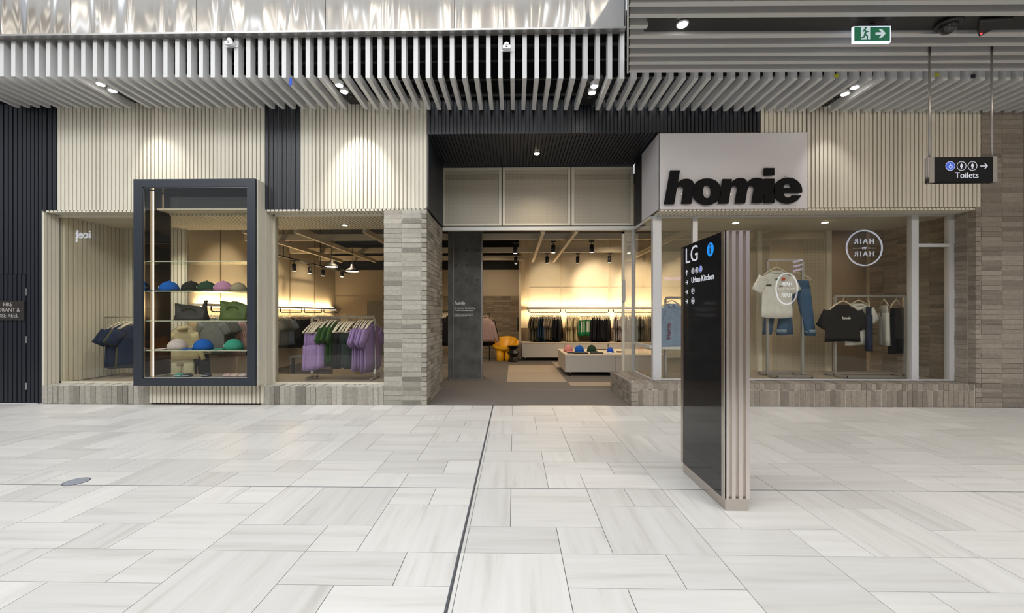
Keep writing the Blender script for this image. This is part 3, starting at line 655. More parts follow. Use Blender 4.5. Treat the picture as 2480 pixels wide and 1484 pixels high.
d3 = struct('door_3', None, None, 'cream perforated sliding door leaf folded open at the right of the entrance')
xa, xb = ax(1507, YD+.12), ax(1537, YD+.12)
yl = YD+.12
MB().box(xa, xa+.045, yl, yl+.05, .0, 2.98).box(xb-.035, xb, yl, yl+.05, 0, 2.98).box(xa, xb, yl, yl+.05, 2.94, 2.985).box(xa, xb, yl, yl+.05, .02, .08).build('leaf_frame', CRF, d3)
MB().box(xa+.045, xb-.035, yl+.02, yl+.024, .08, 2.94).build('mesh_panel', PERF, d3)
MB().box(xa+.0, xa+.05, yl-.03, yl, az(1513, 730, yl), az(1513, 678, yl)).build('handle', mat('handle_grey', (.42,.42,.42), .4), d3)

# ------------------------------------------------------------------ store shell
YBK = 14.2
cst = struct('ceiling_store', BLACK, MB().box(-7.6, 10, 7.8, YBK+.3, 3.95, 4.05).box(-7.6, XE0-.06, 7.76, 7.8, ZH, 4.0).box(2.32, 10, 7.86, 7.9, ZH-.05, 4.0))
blk('panel', BLACK, -1.36, 2.3, 7.9, 7.94, 3.9, 4.0, cst)
for px, py, Y in ((1320, 556, 0),): pass
Zbm = 3.0
def beamY(x, y0, y1, w=.07): blk('beam', CREAM, x-w/2, x+w/2, y0, y1, Zbm, Zbm+.09, cst)
for x in (.57, 1.21, -4.27, -5.3, -2.92, 3.4, 4.9): beamY(x, 8.0, 12.6)
for y, z in ((9.3, 3.0), (11.2, 3.0), (12.9, 3.02)):
    blk('beam', CREAM, -6.15, 6.9 if y < 12 else .3, y, y+.07, z+.09, z+.23, cst)
wst = struct('wall_store_left', CREAM, MB().box(-6.32, -6.2, 7.78, YBK, 0, 3.96), 'cream panelled side wall of the store')
for y in (8.6, 9.9, 11.3, 12.7): MB().box(-6.2, -6.192, y, y+.03, 1.2, 3.9).build('joint_strip', mat('joint_brown', (.25,.19,.12), .6), wst)
wsb = struct('wall_store_back', BLACK, MB().box(-6.3, .25, YBK+.1, YBK+.3, 0, 4), 'back wall of the store, dark brick below and cream above')
XBB = ax(1257, YBK)
MB().box(-6.3, XBB, YBK+.02, YBK+.1, 2.05, az(1200, 653, YBK)).build('upper_panel', mat('tan_wall', (.36, .30, .23), .7), wsb)
BRKI = brickmat('interior_brick', [(.16,.125,.09),(.21,.165,.12),(.25,.2,.15),(.145,.11,.08)])
MB().box(-4, XBB, YBK+.045, YBK+.1, 0, 2.06).build('brick_bed', mat('mortar_brown', (.17,.13,.10), .9), wsb)
lst = []
for j in range(9):
    for i in range(28): x1 = XBB-.01-j*.29; lst.append((x1-.283, x1, YBK+.03+R.uniform(-.004, .004), YBK+.07, i*.0735+.003, i*.0735+.0705))
bricks(wsb, lst, BRKI)
MB().box(-6.2, XBB-2.63, YBK+.02, YBK+.1, 0, 2.06).build('plain_panel', MATS['tan_wall'], wsb)
xd0, xd1 = ax(890, YBK), ax(945, YBK)
MB().box(xd0, xd1, YBK-.01, YBK+.03, 0, az(900, 728, YBK)).build('grey_door', mat('grey_door', (.17,.16,.14), .6), wsb)
MB().box(xd0-.05, xd0, YBK-.02, YBK+.03, 0, az(900, 724, YBK)).box(xd0, xd1, YBK-.02, YBK+.03, az(900, 728, YBK), az(900, 724, YBK)).build('door_frame', MATS['tan_wall'], wsb)
# merchandised wall on the right
YW = 13.25
wsr = struct('wall_store_right', CREAM, MB().box(ax(1262, YW), 6.9, YW, YW+.2, .98, 3.95), 'cream panelled wall behind the clothes rails')
MB().box(ax(1262, YW), 6.9, YW-.0, YW+.2, 0, .98).build('brick_dado', mat('dado_brown', (.22,.17,.12), .8), wsr)
MB().box(ax(1257, 13.0), ax(1262, YW), 13.0, YBK+.1, 0, 3.95).build('end_panel', CREAM, wsr)
for px in (1359, 1475, 1280, 1600, 1720):
    x = ax(px, YW); MB().box(x-.03, x+.03, YW-.03, YW, 1.7, 3.9).build('wall_strip', mat('strip_cream', (.62,.52,.38), .5), wsr)
MB().box(ax(1280, YW), 6.8, YW-.004, YW, 2.28, 2.29).build('panel_joint', MATS['joint_brown'], wsr)
WOODP = mat('pale_ply', (.62, .53, .42), .5)
ZSH = 1.4+.0175*12.95
ts = thing('wall_shelf', 'long pale wall shelf with warm strip lights above the rails on the right', 'shelf', (ax(1275, 13), 13.0, ZSH))
L_ = 6.8-ax(1275, 13)
MB().box(0, L_, -.12, .25, -.06, .01).build('board', WOODP, ts)
MB().box(.05, L_, .16, .20, .005, .025).build('light_strip', LEDW, ts); MB().box(.05, L_, .10, .14, -.07, -.052).build('light_strip', LEDW, ts)
PIPE = mat('dark_pipe_rail', (.05,.045,.04), .35, .8)
rails = [(1281, 1358), (1370, 1474), (1486, 1590), (1602, 1706)]
for a, b_ in rails:
    xa, xb = ax(a, 12.95)-ts.location.x, ax(b_, 12.95)-ts.location.x; z1 = -.155
    MB().tube([(xa, -.03, -.05), (xa, -.03, z1+.03), (xa+.03, -.03, z1), (xb-.03, -.03, z1), (xb, -.03, z1+.03), (xb, -.03, -.05)], .015, 8).build('hanging_rail', PIPE, ts, True)
area('shelf_glow_up', (3.0, 13.08, ZSH+.06), (3.0, 13.3, 3.2), 5.6, .06, 38, AMB)
area('shelf_glow_down', (3.0, 13.05, ZSH-.08), (3.0, 13.2, .6), 5.6, .06, 42, AMB)
tl_ = thing('wall_shelf', 'long pale wall shelf with warm strip lights along the left side wall', 'shelf', (-6.2, 7.85, 1.62))
MB().box(0, .3, 0, 6.1, -.05, 0).build('board', WOODP, tl_); MB().box(.03, .07, .05, 6.05, .005, .03).build('light_strip', LEDW, tl_); MB().box(.12, .16, .05, 6.05, -.07, -.052).build('light_strip', LEDW, tl_)
for k in range(5):
    ya_, yb_ = .15+k*1.2, 1.2+k*1.2
    MB().tube([(.26, ya_, -.05), (.26, ya_, -.13), (.26, ya_+.03, -.155), (.26, yb_-.03, -.155), (.26, yb_, -.13), (.26, yb_, -.05)], .015, 8).build('hanging_rail', PIPE, tl_, True)
area('side_glow_up', (-6.12, 10.9, 1.68), (-6.25, 10.9, 3.0), .06, 5.8, 36, AMB).rotation_euler = (PI, math.radians(-12), 0)
area('side_glow_down', (-6.05, 10.9, 1.54), (-6.25, 10.9, .5), .06, 5.8, 24, AMB).rotation_euler = (0, math.radians(-12), 0)
# general store light
for x, y in ((-4, 9.5), (-1.2, 10.5), (1.2, 9.2), (2.2, 11.4), (4.5, 10.5), (-3.0, 12.4)):
    spot('store_spot', (x, y, 2.9), (x, y+.3, 0), 120, WARM, 130, 1, .1)

spot('store_spot', (2.4, 9.6, 2.9), (2.8, 13.0, 1.5), 190, WARM, 75, 1, .1)  # added front fill for the shelf board
spot('store_spot', (-.6, 11.6, 2.9), (-.7, 14.2, 1.5), 150, WARM, 85, 1, .1)  # added fill to brighten the back brick wall
# track spotlights
proto = None
def track_light(px, py, Y, tiltx, lab):
    global proto
    x, z = at(px, py, Y)
    if proto is None:
        t = thing('track_spotlight', lab, 'track light', (0, 0, 0))
        h = MB().tube([(0, 0, -.08), (0, 0, .09)], .048, 14).build('lamp_can', BLKP, t, True)
        MB().tube([(0, 0, -.084), (0, 0, -.078)], .038, 14).build('lamp_face', LAMPW, h)
        MB().tube([(0, 0, .08), (0, 0, .16)], .01, 6).box(-.06, .06, -.02, .02, .15, .18).build('mount', BLKP, t)
        proto = t
    else: t = dup(proto); t['label'] = lab
    t.location = (x, Y, z); t.rotation_euler = (tiltx, 0, 0); t['group'] = 'track spotlights'
L1 = ['first black spotlight from the concrete column, upper row', 'second black spotlight from the concrete column, upper row', 'third black spotlight from the concrete column, upper row', 'black spotlight behind the perforated door leaf']
for (px, py), lb in zip(((1248, 605), (1340, 603), (1433, 602), (1523, 604)), L1): track_light(px, py, 9.38, 0, lb)
L2 = ['black spotlight low between the two sloping beams and the pier', 'black spotlight in the lower row before the left clothes rail', 'black spotlight in the lower row above the cream shirts', 'black spotlight in the lower row above the black trousers']
for (px, py), lb in zip(((1249, 631), (1325, 629), (1399, 629), (1476, 628)), L2): track_light(px, py, 11.25, .3, lb)
L3 = ['black spotlight high in the purple clothes window, leftmost on its track', 'second black spotlight on the track seen through the second window', 'third black spotlight on the track seen through the second window', 'small black spotlight nearest the hanging dome lamps']
for (px, py, Y_), lb in zip(((712, 648, 9.94), (750, 655, 10.7), (782, 661, 11.45), (828, 664, 12.7)), L3): track_light(px, py, Y_, 0, lb)
t = thing('lighting_track', 'long black lighting track over the left side of the store', 'lighting track', (-5.3, 9.2, 2.72))
MB().box(-.02, .02, 0, 4, 0, .03).build('rail', BLKP, t)
for y in (.2, 2, 3.8): MB().box(-.008, .008, y-.008, y+.008, .03, 1.23).build('drop_rod', BLKP, t)
for x, y, tx in ((2.05, 11.3, 2.6), (.9, 11.3, 1.1), (3.6, 11.3, 4.0), (5.0, 11.3, 5.2)):
    spot('wall_wash', (x, y, 2.9), (tx, 13.25, 2.35), 250 if x != .9 else 120, WARM, 50, .8, .05)
for y in (8.8, 10.4, 12.0): spot('wall_wash', (-4.6, y, 3.0), (-6.2, y, 2.1), 70, WARM, 60, .8, .05)
for px, py, lb in ((803, 646, 'black domed pendant lamp, the higher of two behind the second window'), (853, 657, 'black domed pendant lamp, the lower of two behind the second window')):
    x, z = at(px, py, 9.6); t = thing('pendant_lamp', lb, 'pendant lamp', (x, 9.6, z))
    MB().lathe([(.15, 0), (.152, .015), (.11, .06), (.045, .085), (.035, .16), (.02, .17)], 20).build('shade', BLKP, t, True); MB().lathe([(.135, -.003), (.135, .003)], 20).build('lamp_face', LAMPW, t)
    MB().tube([(0, 0, .16), (0, 0, 3.96-z)], .005, 6).build('cord', BLKP, t)

# concrete column with lettering
YCo = 8.85; xa, xb = ax(1098, YCo), ax(1165, YCo)
cl = struct('column', CONC, MB().quadpts([(xa, YCo, 0), (xb, YCo, 0), (xb, YCo+.55, 0), (xa-.14, YCo+.55, 0), (xa-.12, YCo+.03, 0)], [(xa, YCo, 3.9), (xb, YCo, 3.9), (xb, YCo+.55, 3.9), (xa-.14, YCo+.55, 3.9), (xa-.12, YCo+.03, 3.9)]), 'raw grey concrete column just inside the entrance')
MB().box(xb, xb+.03, YCo-.01, YCo+.03, 0, 3.9).box(xa-.01, xa+.01, YCo-.012, YCo+.01, 0, 3.9).build('corner_strip', mat('strip_steel', (.32,.31,.30), .4, .8), cl)
MB().box(xa-.1, xb+.03, YCo-.03, YCo, 0, .03).build('base_trim', MATS['strip_steel'], cl)
cb_ = MB()
for px in (1105, 1130, 1156):
    for py in (608, 642, 677): x, z = at(px, py, YCo); cb_.lathe([(.028, 0), (.028, .003)], 12, (0, 0, 0)); 
    for py in (608, 642, 677):
        pass
cb_ = MB()
for px in (1105, 1130, 1156):
    for py in (606, 642, 678): x, z = at(px, py, YCo); cb_.tube([(x, YCo-.002, z), (x, YCo+.01, z)], .03, 12)
cb_.build('formwork_plug', mat('plug', (.07,.07,.068), .8), cl)
cu = thing('column_lettering', 'small white homie lettering and slogan on the concrete column', 'lettering', (ax(1100.5, YCo), YCo-.004, az(1098, 737, YCo)))
u = YCo/FP*1.0
put('word', txt('homie', .098, .002, PRINTW, shear=.2, off=.0035, space=.88), cu, (0, 0, 0), FRONT)
put('slogan', txt('Streetwear Combatting\nYouth Homelessness', .047, .002, PRINTW, off=.0012, line=1.0), cu, (0, 0, az(1098, 747.5, YCo)-az(1098, 737, YCo)), FRONT)
for i, wd_ in enumerate((.41, .41, .27)):
    o = MB(); r = random.Random(i); x = 0
    while x < wd_:
        w_ = r.uniform(.02, .05); o.box(x, min(x+w_, wd_), -.001, .001, -.005, .007); x += w_+.009
    z = az(1098, 760.3+2.6*i, YCo)-az(1098, 737, YCo)
    p_ = o.build('small_print', PRINTW, cu); p_.location = (0, 0, z)

# ------------------------------------------------------------------ garments
GM_ = {}
def garment_mesh(kind, seed=0):
    key = (kind, seed)
    if key in GM_: return GM_[key]
    r = random.Random(seed+hash(kind) % 97 if False else seed+len(kind)); mb = MB()
    if kind in ('tee', 'crop', 'long', 'sweater'):
        w, h = {'tee': (.24, .70), 'crop': (.26, .50), 'long': (.25, .78), 'sweater': (.26, .62)}[kind]; th = .019 if kind != 'sweater' else .03
        ph = r.uniform(0, 6); rows = []; N = 20
        for i in range(8):
            v = i/7; z = -v*h; ww = w*(.35 if i == 0 else ((.97 if kind in ('tee', 'crop') else .86) if i == 1 else .93+.12*v)); z += {0: .0, 1: -.0}.get(i, 0); z = (0 if i == 0 else -.085 if i == 1 else -v*h)
            tt = th*(.35+.8*v)
            rows.append([((ww+.008*math.sin(3*a+ph))*math.cos(a), tt*math.sin(a)*(1+.45*v*math.sin(7*a+ph+v)), z+(.012*math.sin(2*a+ph) if i == 7 else 0)) for a in [2*PI*k/N for k in range(N)]])
        mb.rings(rows)
        sl = .24 if kind in ('tee', 'crop') else .56
        for sx in (-1, 1):
            M_ = 8; rs = []; n2 = 4 if sl < .3 else 6
            for i in range(n2+1):
                u = i/n2; dx, dz = (.52, -.854) if sl < .3 else (.30, -.95)
                cx_ = sx*(w*(.80 if sl < .3 else .72)+u*sl*dx); cz_ = -.075+u*sl*dz-.03
                hw = (.098-.012*u) if sl < .3 else (.075-.035*u)
                nx, nz = (-dz, dx*sx*-1)
                rs.append([(cx_+hw*math.cos(a)*abs(nx)*sx, .02*(1+.4*math.sin(3*a+ph))*math.sin(a)*(1.1 if i else 1), cz_+hw*math.cos(a)*dx) for a in [2*PI*k/M_ for k in range(M_)]])
            mb.rings(rs)
    elif kind in ('pants', 'shorts', 'jeans'):
        h = {'pants': .78, 'shorts': .42, 'jeans': .88}[kind]; w = .20; ph = r.uniform(0, 6)
        mb.rings([[(ww*math.cos(a), .04*math.sin(a), z) for a in [2*PI*k/14 for k in range(14)]] for z, ww in ((0, w*.86), (-.04, w*.9), (-.2, w))])
        for sx in (-1, 1):
            rs = []
            for i in range(6):
                v = i/5; hw = .105-.03*v; cx_ = sx*(.095+.05*v*(2 if kind == 'jeans' else 1)); z = -.14-v*(h-.14)
                rs.append([(cx_+hw*math.cos(a), .045*math.sin(a)*(1+.3*math.sin(4*a+ph)), z) for a in [2*PI*k/10 for k in range(10)]])
            mb.rings(rs)
    if kind in ('tee', 'crop'): mb.tube([(.075*math.cos(a), .03*math.sin(a), -.012-.018*math.cos(a*2)*0-.02*(1 if math.sin(a) < 0 else 0)) for a in [2*PI*k/14 for k in range(14)]], .008, 5, True)
    me = mb.mesh(kind, None, True); GM_[key] = me; return me
def cloth(name, col, **k): return mat('cloth_'+name, col, .9, var=.10, nscale=14, rnd=.06, spec=.2, **k)
HG = {}
def hanger_mesh(kind):
    if kind in HG: return HG[kind]
    mb = MB(); mb.tube([(-.21, 0, -.085), (-.13, 0, -.025), (-.04, 0, .025), (0, 0, .035), (.04, 0, .025), (.13, 0, -.025), (.21, 0, -.085)], .010, 6)
    mb.tube([(0, 0, .03), (0, 0, .07), (.018, 0, .09), (.012, 0, .115), (-.01, 0, .12)], .0028, 5)
    if kind == 'pants': mb.tube([(-.21, 0, -.085), (.21, 0, -.085)], .006, 6)
    me = mb.mesh('hanger', mat('hanger_wood', (.62, .55, .44), .5), True); HG[kind] = me; return me
MESHM = {}
def garment(kind, m, loc, rz, label, group=None, s=1, seed=None, cat=None, hang='top', wood=None):
    sd = R.randrange(3) if seed is None else seed
    key = (kind, sd, m.name)
    if key not in MESHM: me = garment_mesh(kind, sd).copy(); me.materials.append(m); MESHM[key] = me
    t = thing({'tee': 'tee_shirt', 'crop': 'cropped_tee', 'long': 'long_sleeved_shirt', 'sweater': 'sweater', 'pants': 'trousers', 'shorts': 'shorts', 'jeans': 'jeans'}[kind], label, cat or {'tee': 'shirt', 'crop': 'shirt', 'long': 'shirt', 'sweater': 'sweater'}.get(kind, 'trousers'), loc, rz, group)
    t.scale = (s, s, s); dz = -.165 if kind in ('pants', 'shorts', 'jeans') else -.095
    put('cloth', MESHM[key], t, (0, 0, dz-.03)); put('hanger', hanger_mesh('pants' if dz < -.1 else 'top'), t, (0, 0, -.105))
    return t
ORD = 'first second third fourth fifth sixth seventh eighth ninth tenth eleventh twelfth'.split()
def row(kinds, m, px0, px1, n_, Y, Ztop, rz, label, group, s=1, jit=.12):
    for i in range(n_):
        px = px0+(px1-px0)*(i+.5)/n_
        garment(kinds, m, (ax(px, Y), Y+R.uniform(-.01, .01), Ztop), rz+R.uniform(-jit, jit), ORD[i]+' from the left, '+label, group, s*R.uniform(.97, 1.03))
OLIVE = cloth('olive', (.20, .17, .12)); DBLUE = cloth('dark_blue', (.03, .055, .10)); TAUPE = cloth('taupe', (.36, .29, .22)); BLKC = cloth('black', (.010, .010, .014))
CRM = cloth('cream', (.52, .44, .27)); GRN = cloth('green', (.01, .16, .05)); LIL = cloth('lilac_grey', (.42, .38, .40)); PUR = cloth('purple', (.29, .20, .42)); FGR = cloth('forest', (.035, .085, .025))
GRY = cloth('grey', (.17, .18, .18)); SAGE = cloth('sage', (.30, .34, .26)); MAR = cloth('maroon', (.07, .02, .03)); PNK = cloth('dusty_pink', (.48, .34, .34)); NVY = cloth('navy', (.02, .03, .065)); WHT = cloth('white', (.66, .66, .65)); CHC = cloth('charcoal_green', (.02, .03, .03))
YRL = 12.92; ZRL = ZSH-.155-.02+.01
rz0 = PI/2-.32
row('tee', OLIVE, 1283, 1311, 6, YRL, ZRL, rz0, 'olive-grey shirt on the first wall rail', 'olive shirts on the wall rail', 1.05)
row('long', DBLUE, 1311, 1322, 4, YRL, ZRL, rz0, 'dark blue garment between olive and taupe shirts', 'dark blue clothes on the wall rail', 1.02)
row('tee', TAUPE, 1323, 1341, 6, YRL, ZRL, rz0, 'taupe short-sleeved shirt before the black tops on the wall rail', 'taupe shirts on the wall rail', 1.0)
row('long', BLKC, 1344, 1358, 5, YRL, ZRL, rz0, 'black top at the right end of the first wall rail', 'black tops on the wall rail', 1.05)
row('tee', CRM, 1373, 1402, 8, YRL, ZRL, rz0, 'cream shirt on the middle wall rail', 'cream shirts on the wall rail', 1.08)
row('shorts', GRN, 1405, 1432, 9, YRL, ZRL-.02, rz0, 'green and white striped shorts on the middle wall rail', 'green shorts on the wall rail', 1.1)
row('long', BLKC, 1434, 1476, 11, YRL, ZRL, rz0, 'black garment on the middle wall rail', 'black clothes on the middle wall rail', 1.1)
row('tee', LIL, 1488, 1530, 11, YRL, ZRL, rz0, 'pale lilac-grey shirt on the third wall rail', 'pale shirts on the third wall rail', 1.05)
row('tee', GRY, 1534, 1588, 12, YRL, ZRL, rz0, 'grey shirt behind the perforated door leaf', 'grey shirts on the third wall rail', 1.0)
row('long', TAUPE, 1604, 1640, 6, YRL, ZRL, rz0, 'taupe top far back behind the corner window', 'taupe tops on the fourth wall rail', 1.0)
# white stripes on the green shorts: small strips are woven bands, one per pair
for o in [o for o in COL.objects if o.name.startswith('shorts') and o.get('group') == 'green shorts on the wall rail']:
    MB().box(-.228, -.216, -.008, .008, -.52, -.22).build('side_stripe', mat('stripe_white', (.6,.6,.55), .8), o)
# side wall rails (left of store)
def siderow(kind, m, y0, y1, n_, label, group, s=1):
    for i in range(n_):
        y = y0+(y1-y0)*(i+.5)/n_
        garment(kind, m, (-5.93, y, 1.46), R.uniform(-.1, .1)+.12, (ORD[i]+' from the front, ' if n_ > 1 else '')+label, group, s*R.uniform(.97, 1.03))
siderow('tee', GRY, 7.95, 8.35, 5, 'grey shirt on the side rail, seen through the display case', 'grey shirts on the side rail')
siderow('long', PNK, 8.40, 8.65, 3, 'dusty pink striped shirt on the side rail behind the display case', 'pink shirts on the side rail')
siderow('long', BLKC, 8.7, 8.85, 2, 'black top on the side rail behind the display case', 'black tops on the side rail')
siderow('long', SAGE, 8.9, 9.15, 3, 'sage shirt on the side rail behind the display case', 'sage shirts on the side rail')
ORG = mat('cloth_orange', (.55, .16, .01), .9); 
nd, lk, bs = nodes(ORG); nz = nd.new('ShaderNodeTexNoise'); nz.inputs['Scale'].default_value = 26; rp = nd.new('ShaderNodeValToRGB'); rp.color_ramp.elements[0].position = .5; rp.color_ramp.elements[0].color = (.012, .01, .01, 1); rp.color_ramp.elements[1].position = .54; rp.color_ramp.elements[1].color = (.6, .17, .01, 1)
tcn = nd.new('ShaderNodeTexCoord'); lk.new(tcn.outputs['Object'], nz.inputs['Vector']); lk.new(nz.outputs['Fac'], rp.inputs[0]); lk.new(rp.outputs[0], bs.inputs['Base Color'])
siderow('tee', ORG, 9.2, 9.45, 3, 'black and orange mottled shirt on the side rail', 'orange mottled shirts on the side rail')
siderow('tee', GRY, 9.9, 10.35, 5, 'grey shirt at the left edge of the second window', 'grey shirts in the second window')
siderow('tee', cloth('pale_blue', (.22, .27, .38)), 10.4, 10.6, 2, 'pale blue shirt on the side rail in the second window', 'blue shirts on the side rail')
siderow('long', BLKC, 10.7, 11.4, 8, 'dark top on the side rail in the second window', 'dark tops on the side rail')
siderow('long', MAR, 11.45, 11.8, 4, 'maroon top on the side rail beyond the dark ones', 'maroon tops on the side rail')
siderow('tee', LIL, 12.0, 13.4, 10, 'pale lilac top at the far end of the side rail', 'lilac tops on the side rail')

# clothing racks (rectangular tube frames)
def rack(label, x0, x1, y, zb, zt, dep, m, leg=.0):
    t = thing('clothes_rack', label, 'clothes rack', ((x0+x1)/2, y, zb)); w = (x1-x0)/2; h = zt-zb; q = .018
    MB().box(-w, w, -q, q, h-2*q, h).build('top_rail', m, t)
    for s_ in (-1, 1):
        MB().box(s_*w-q, s_*w+q, -q, q, .02, h-2*q).build('upright', m, t)
        MB().box(s_*w-q, s_*w+q, -dep/2, dep/2, .02, .05).build('foot', m, t)
        for e in (-1, 1): MB().lathe([(.02, 0), (.02, .022)], 10, (s_*w, e*(dep/2-.03), 0)).build('foot_pad', BLKP, t)
    if leg: MB().box(-w, w, dep/2-2*q, dep/2, .02, .05).box(-w, w, -dep/2, -dep/2+2*q, .02, .05).build('base_bar', m, t)
    return t
pl = struct('floor_display', mat('platform_boards', (.30, .25, .20), .7, var=.1, nscale=8), MB().box(-7.36, XP0+.01, 6.63, 7.72, .1, ZPL-.004), 'raised boarded platform behind the left windows')
pl2 = struct('floor_display_right', MATS['platform_boards'], MB().box(2.32, XRV, 6.74, 7.82, .1, ZR-.006), 'raised platform inside the right display window')
YK = 7.12; xr0, xr1 = ax(756, YK), ax(908, YK); zt = az(830, 766, YK)
rack('silver clothes rack of purple and green tops in the second window', xr0, xr1, YK, ZPL-.003, zt, .42, CHROME)
ZK = zt-.045
rz1 = PI/2-.12
def wrow(kind, m, pxs, label, group, s=1):
    for i, px in enumerate(pxs): garment(kind, m, (ax(px, YK), YK, ZK+.05), rz1+R.uniform(-.1, .1), ORD[i]+' from the left, '+label, group, s*R.uniform(.97, 1.03))
wrow('shorts', PUR, [763, 768, 773, 779, 785, 790], 'purple garment at the left end of the rack', 'purple clothes at the left of the rack', 1.45)
wrow('tee', FGR, [797, 803, 809, 815], 'forest green shirt on the rack beside the purple clothes', 'green shirts on the rack', 1.0)
wrow('shorts', BLKC, [826, 833, 839], 'black shorts in the middle of the rack', 'black shorts on the rack', 1.4)
wrow('shorts', CHC, [845, 850, 855, 860], 'dark green shorts right of the black ones on the rack', 'dark shorts on the rack', 1.4)
wrow('tee', PUR, [870, 876, 882, 888, 894, 900, 904], 'lilac shirt at the right end of the rack', 'lilac shirts on the rack', 1.12)
# cardboard / plywood boxes
for (pa, pb_, pt, pbm, Y, lb) in ((806, 845, 873, 905, 8.9, 'low plywood block on the floor, the wider of two'), (840, 862, 868, 907, 8.7, 'taller plywood block beside the rack shadow')):
    xa, xb = ax(pa, Y), ax(pb_, Y); zt_b = az(pa, pt, Y)
    t = thing('plywood_block', lb, 'block', ((xa+xb)/2, Y, 0)); W_ = (xb-xa)/2
    MB().box(-W_, W_, 0, .5, .0, zt_b-.02).build('body', mat('plywood', (.46, .32, .18), .6, var=.1), t); MB().box(-W_-.005, W_+.005, -.005, .505, zt_b-.02, zt_b).build('lid', WOODP, t)
t = thing('dark_table', 'low dark display table on the store floor behind the rack', 'table', (ax(770, 9.6), 9.6, 0))
MB().box(-.7, .7, 0, .8, .38, .42).build('top', mat('slate_top', (.14,.13,.12), .5), t)
for sx in (-.65, .6):
    for sy in (.05, .7): MB().box(sx, sx+.05, sy, sy+.05, 0, .38).build('leg', BLKP, t)

# left window one: navy jackets on a rail
Y1 = 7.3
t = thing('wall_hook_rail', 'short steel rail carrying the navy jackets in the first window', 'rail', (ax(318, Y1), Y1, az(318, 768, Y1)))
MB().tube([(-.5, 0, 0), (.55, 0, 0)], .012, 8).build('bar', CHROME, t, True); MB().tube([(-.5, 0, 0), (-.5, 0, ZPL-t.location.z)], .012, 8).build('post', CHROME, t, True); MB().tube([(.55, 0, 0), (.55, 0, ZPL-t.location.z)], .012, 8).build('post', CHROME, t, True)
for px, m, lb in ((300, NVY, 'navy short-sleeved jacket hanging first in the left window'), (311, NVY, 'second navy jacket behind the first in the left window'), (325, cloth('moss', (.09, .09, .05)), 'moss green jacket beside the display case edge'), (330, NVY, 'navy jacket half hidden by the display case')):
    garment('tee', m, (ax(px, Y1), Y1, az(px, 768, Y1)-.0), PI/2-.55, lb, None, 1.08)

# cream outfit behind the display case
Yc2 = 7.35
t = garment('sweater', CRM, (ax(443, Yc2), Yc2, az(443, 778, Yc2)+.0), .25, 'cream short-sleeved hooded top hung behind the display case', None, .92)
MB().lathe([(.10, -.02), (.09, .03), (.06, .05)], 12, (0, .01, -.15)).build('hood', CRM, t, True)
garment('pants', cloth('cream_light', (.55, .52, .36)), (ax(440, Yc2), Yc2+.02, az(440, 835, Yc2)), .2, 'cream trousers below the hooded top behind the display case', None, .95)
garment('pants', BLKC, (ax(463, Yc2), Yc2+.15, az(463, 832, Yc2)), .3, 'black trousers hanging behind the cream trousers', None, 1.0)

# ------------------------------------------------------------------ display case
Z0c, Z1c = .328, 3.445; ix0, ix1 = -5.607, -4.01; iz0, iz1 = .446, 3.326
dc = thing('display_case', 'tall navy-framed glass display case projecting from the shopfront', 'display case', ((DX0+DX1)/2, 6.13, 0)); ox = -dc.location.x; oy = -6.13
def dcb(nm, m, *b, par=None):
    mb = MB()
    for q in b: mb.box(q[0]+ox, q[1]+ox, q[2]+oy, q[3]+oy, q[4], q[5])
    return mb.build(nm, m, par or dc)
dcb('frame', CASEB, (DX0, ix0, 6.13, 6.18, Z0c, Z1c), (ix1, DX1, 6.13, 6.18, Z0c, Z1c), (ix0, ix1, 6.13, 6.18, Z0c, iz0), (ix0, ix1, 6.13, 6.18, iz1, Z1c))
dcb('inner_trim', CHROME, (ix0, ix0+.012, 6.15, 6.17, iz0, iz1), (ix0, ix1, 6.15, 6.17, iz0, iz0+.01), (ix0, ix1, 6.15, 6.17, iz1-.01, iz1), (ix1-.008, ix1, 6.15, 6.17, iz0, iz1))
dcb('body', WHITEB, (DX1-.02, DX1-.004, 6.18, YF+.02, Z0c, Z1c), (DX0, DX0+.02, 6.18, YF+.02, Z0c, Z1c), (DX0, DX1, 6.18, YF+.02, Z1c-.02, Z1c), (DX0, DX1, 6.18, 6.62, Z0c, Z0c+.03))
for i in range(3): dcb('batten', WHITE, (DX1-.004, DX1+.012, 6.185+i*.062, 6.235+i*.062, Z0c, Z1c))
dcb('lining', GLOSSB, (ix0-.03, ix0-.005, 6.18, 6.66, iz0, iz1), (ix0-.03, ix1+.03, 6.395, 6.41, ZH, iz1+.06), (ix0-.03, ix1+.05, 6.18, 6.395, iz1+.0, iz1+.03))
dcb('case_floor', mat('case_floor', (.18,.17,.16), .4), (ix0, ix1+.05, 6.18, 6.6, iz0-.06, iz0-.01))
dcb('pane', GLASS, (ix0+.012, ix1-.008, 6.16, 6.17, iz0+.01, iz1-.01))
dcb('light_strip', LEDS, (-5.60, -5.588, 6.30, 6.312, iz0, iz1-.01))
for py in (632, 704, 776, 848):
    z = az(480, py, 6.2); s_ = dcb('shelf', SHELFG, (ix0, ix1+.06, 6.2, 6.58, z-.012, z)); dcb('shelf_edge', SHEDGE, (ix0, ix1+.06, 6.196, 6.2, z-.013, z), par=s_)
    MB().tube([(ix0+ox+.01, .09, z-.006), (ix0+ox+.05, .09, z-.006)], .012, 8).build('shelf_pin', CHROME, s_)
# ivory batten base below the case
bs_ = struct('trim_1', WHITEB, MB().box(-5.703, DX1, YF+.02, 6.6, 0.02, Z0c), 'ivory batten base under the display case')
battens(bs_, WHITE, -5.703, DX1, .02, Z0c-.003, .0625, YF-.01)

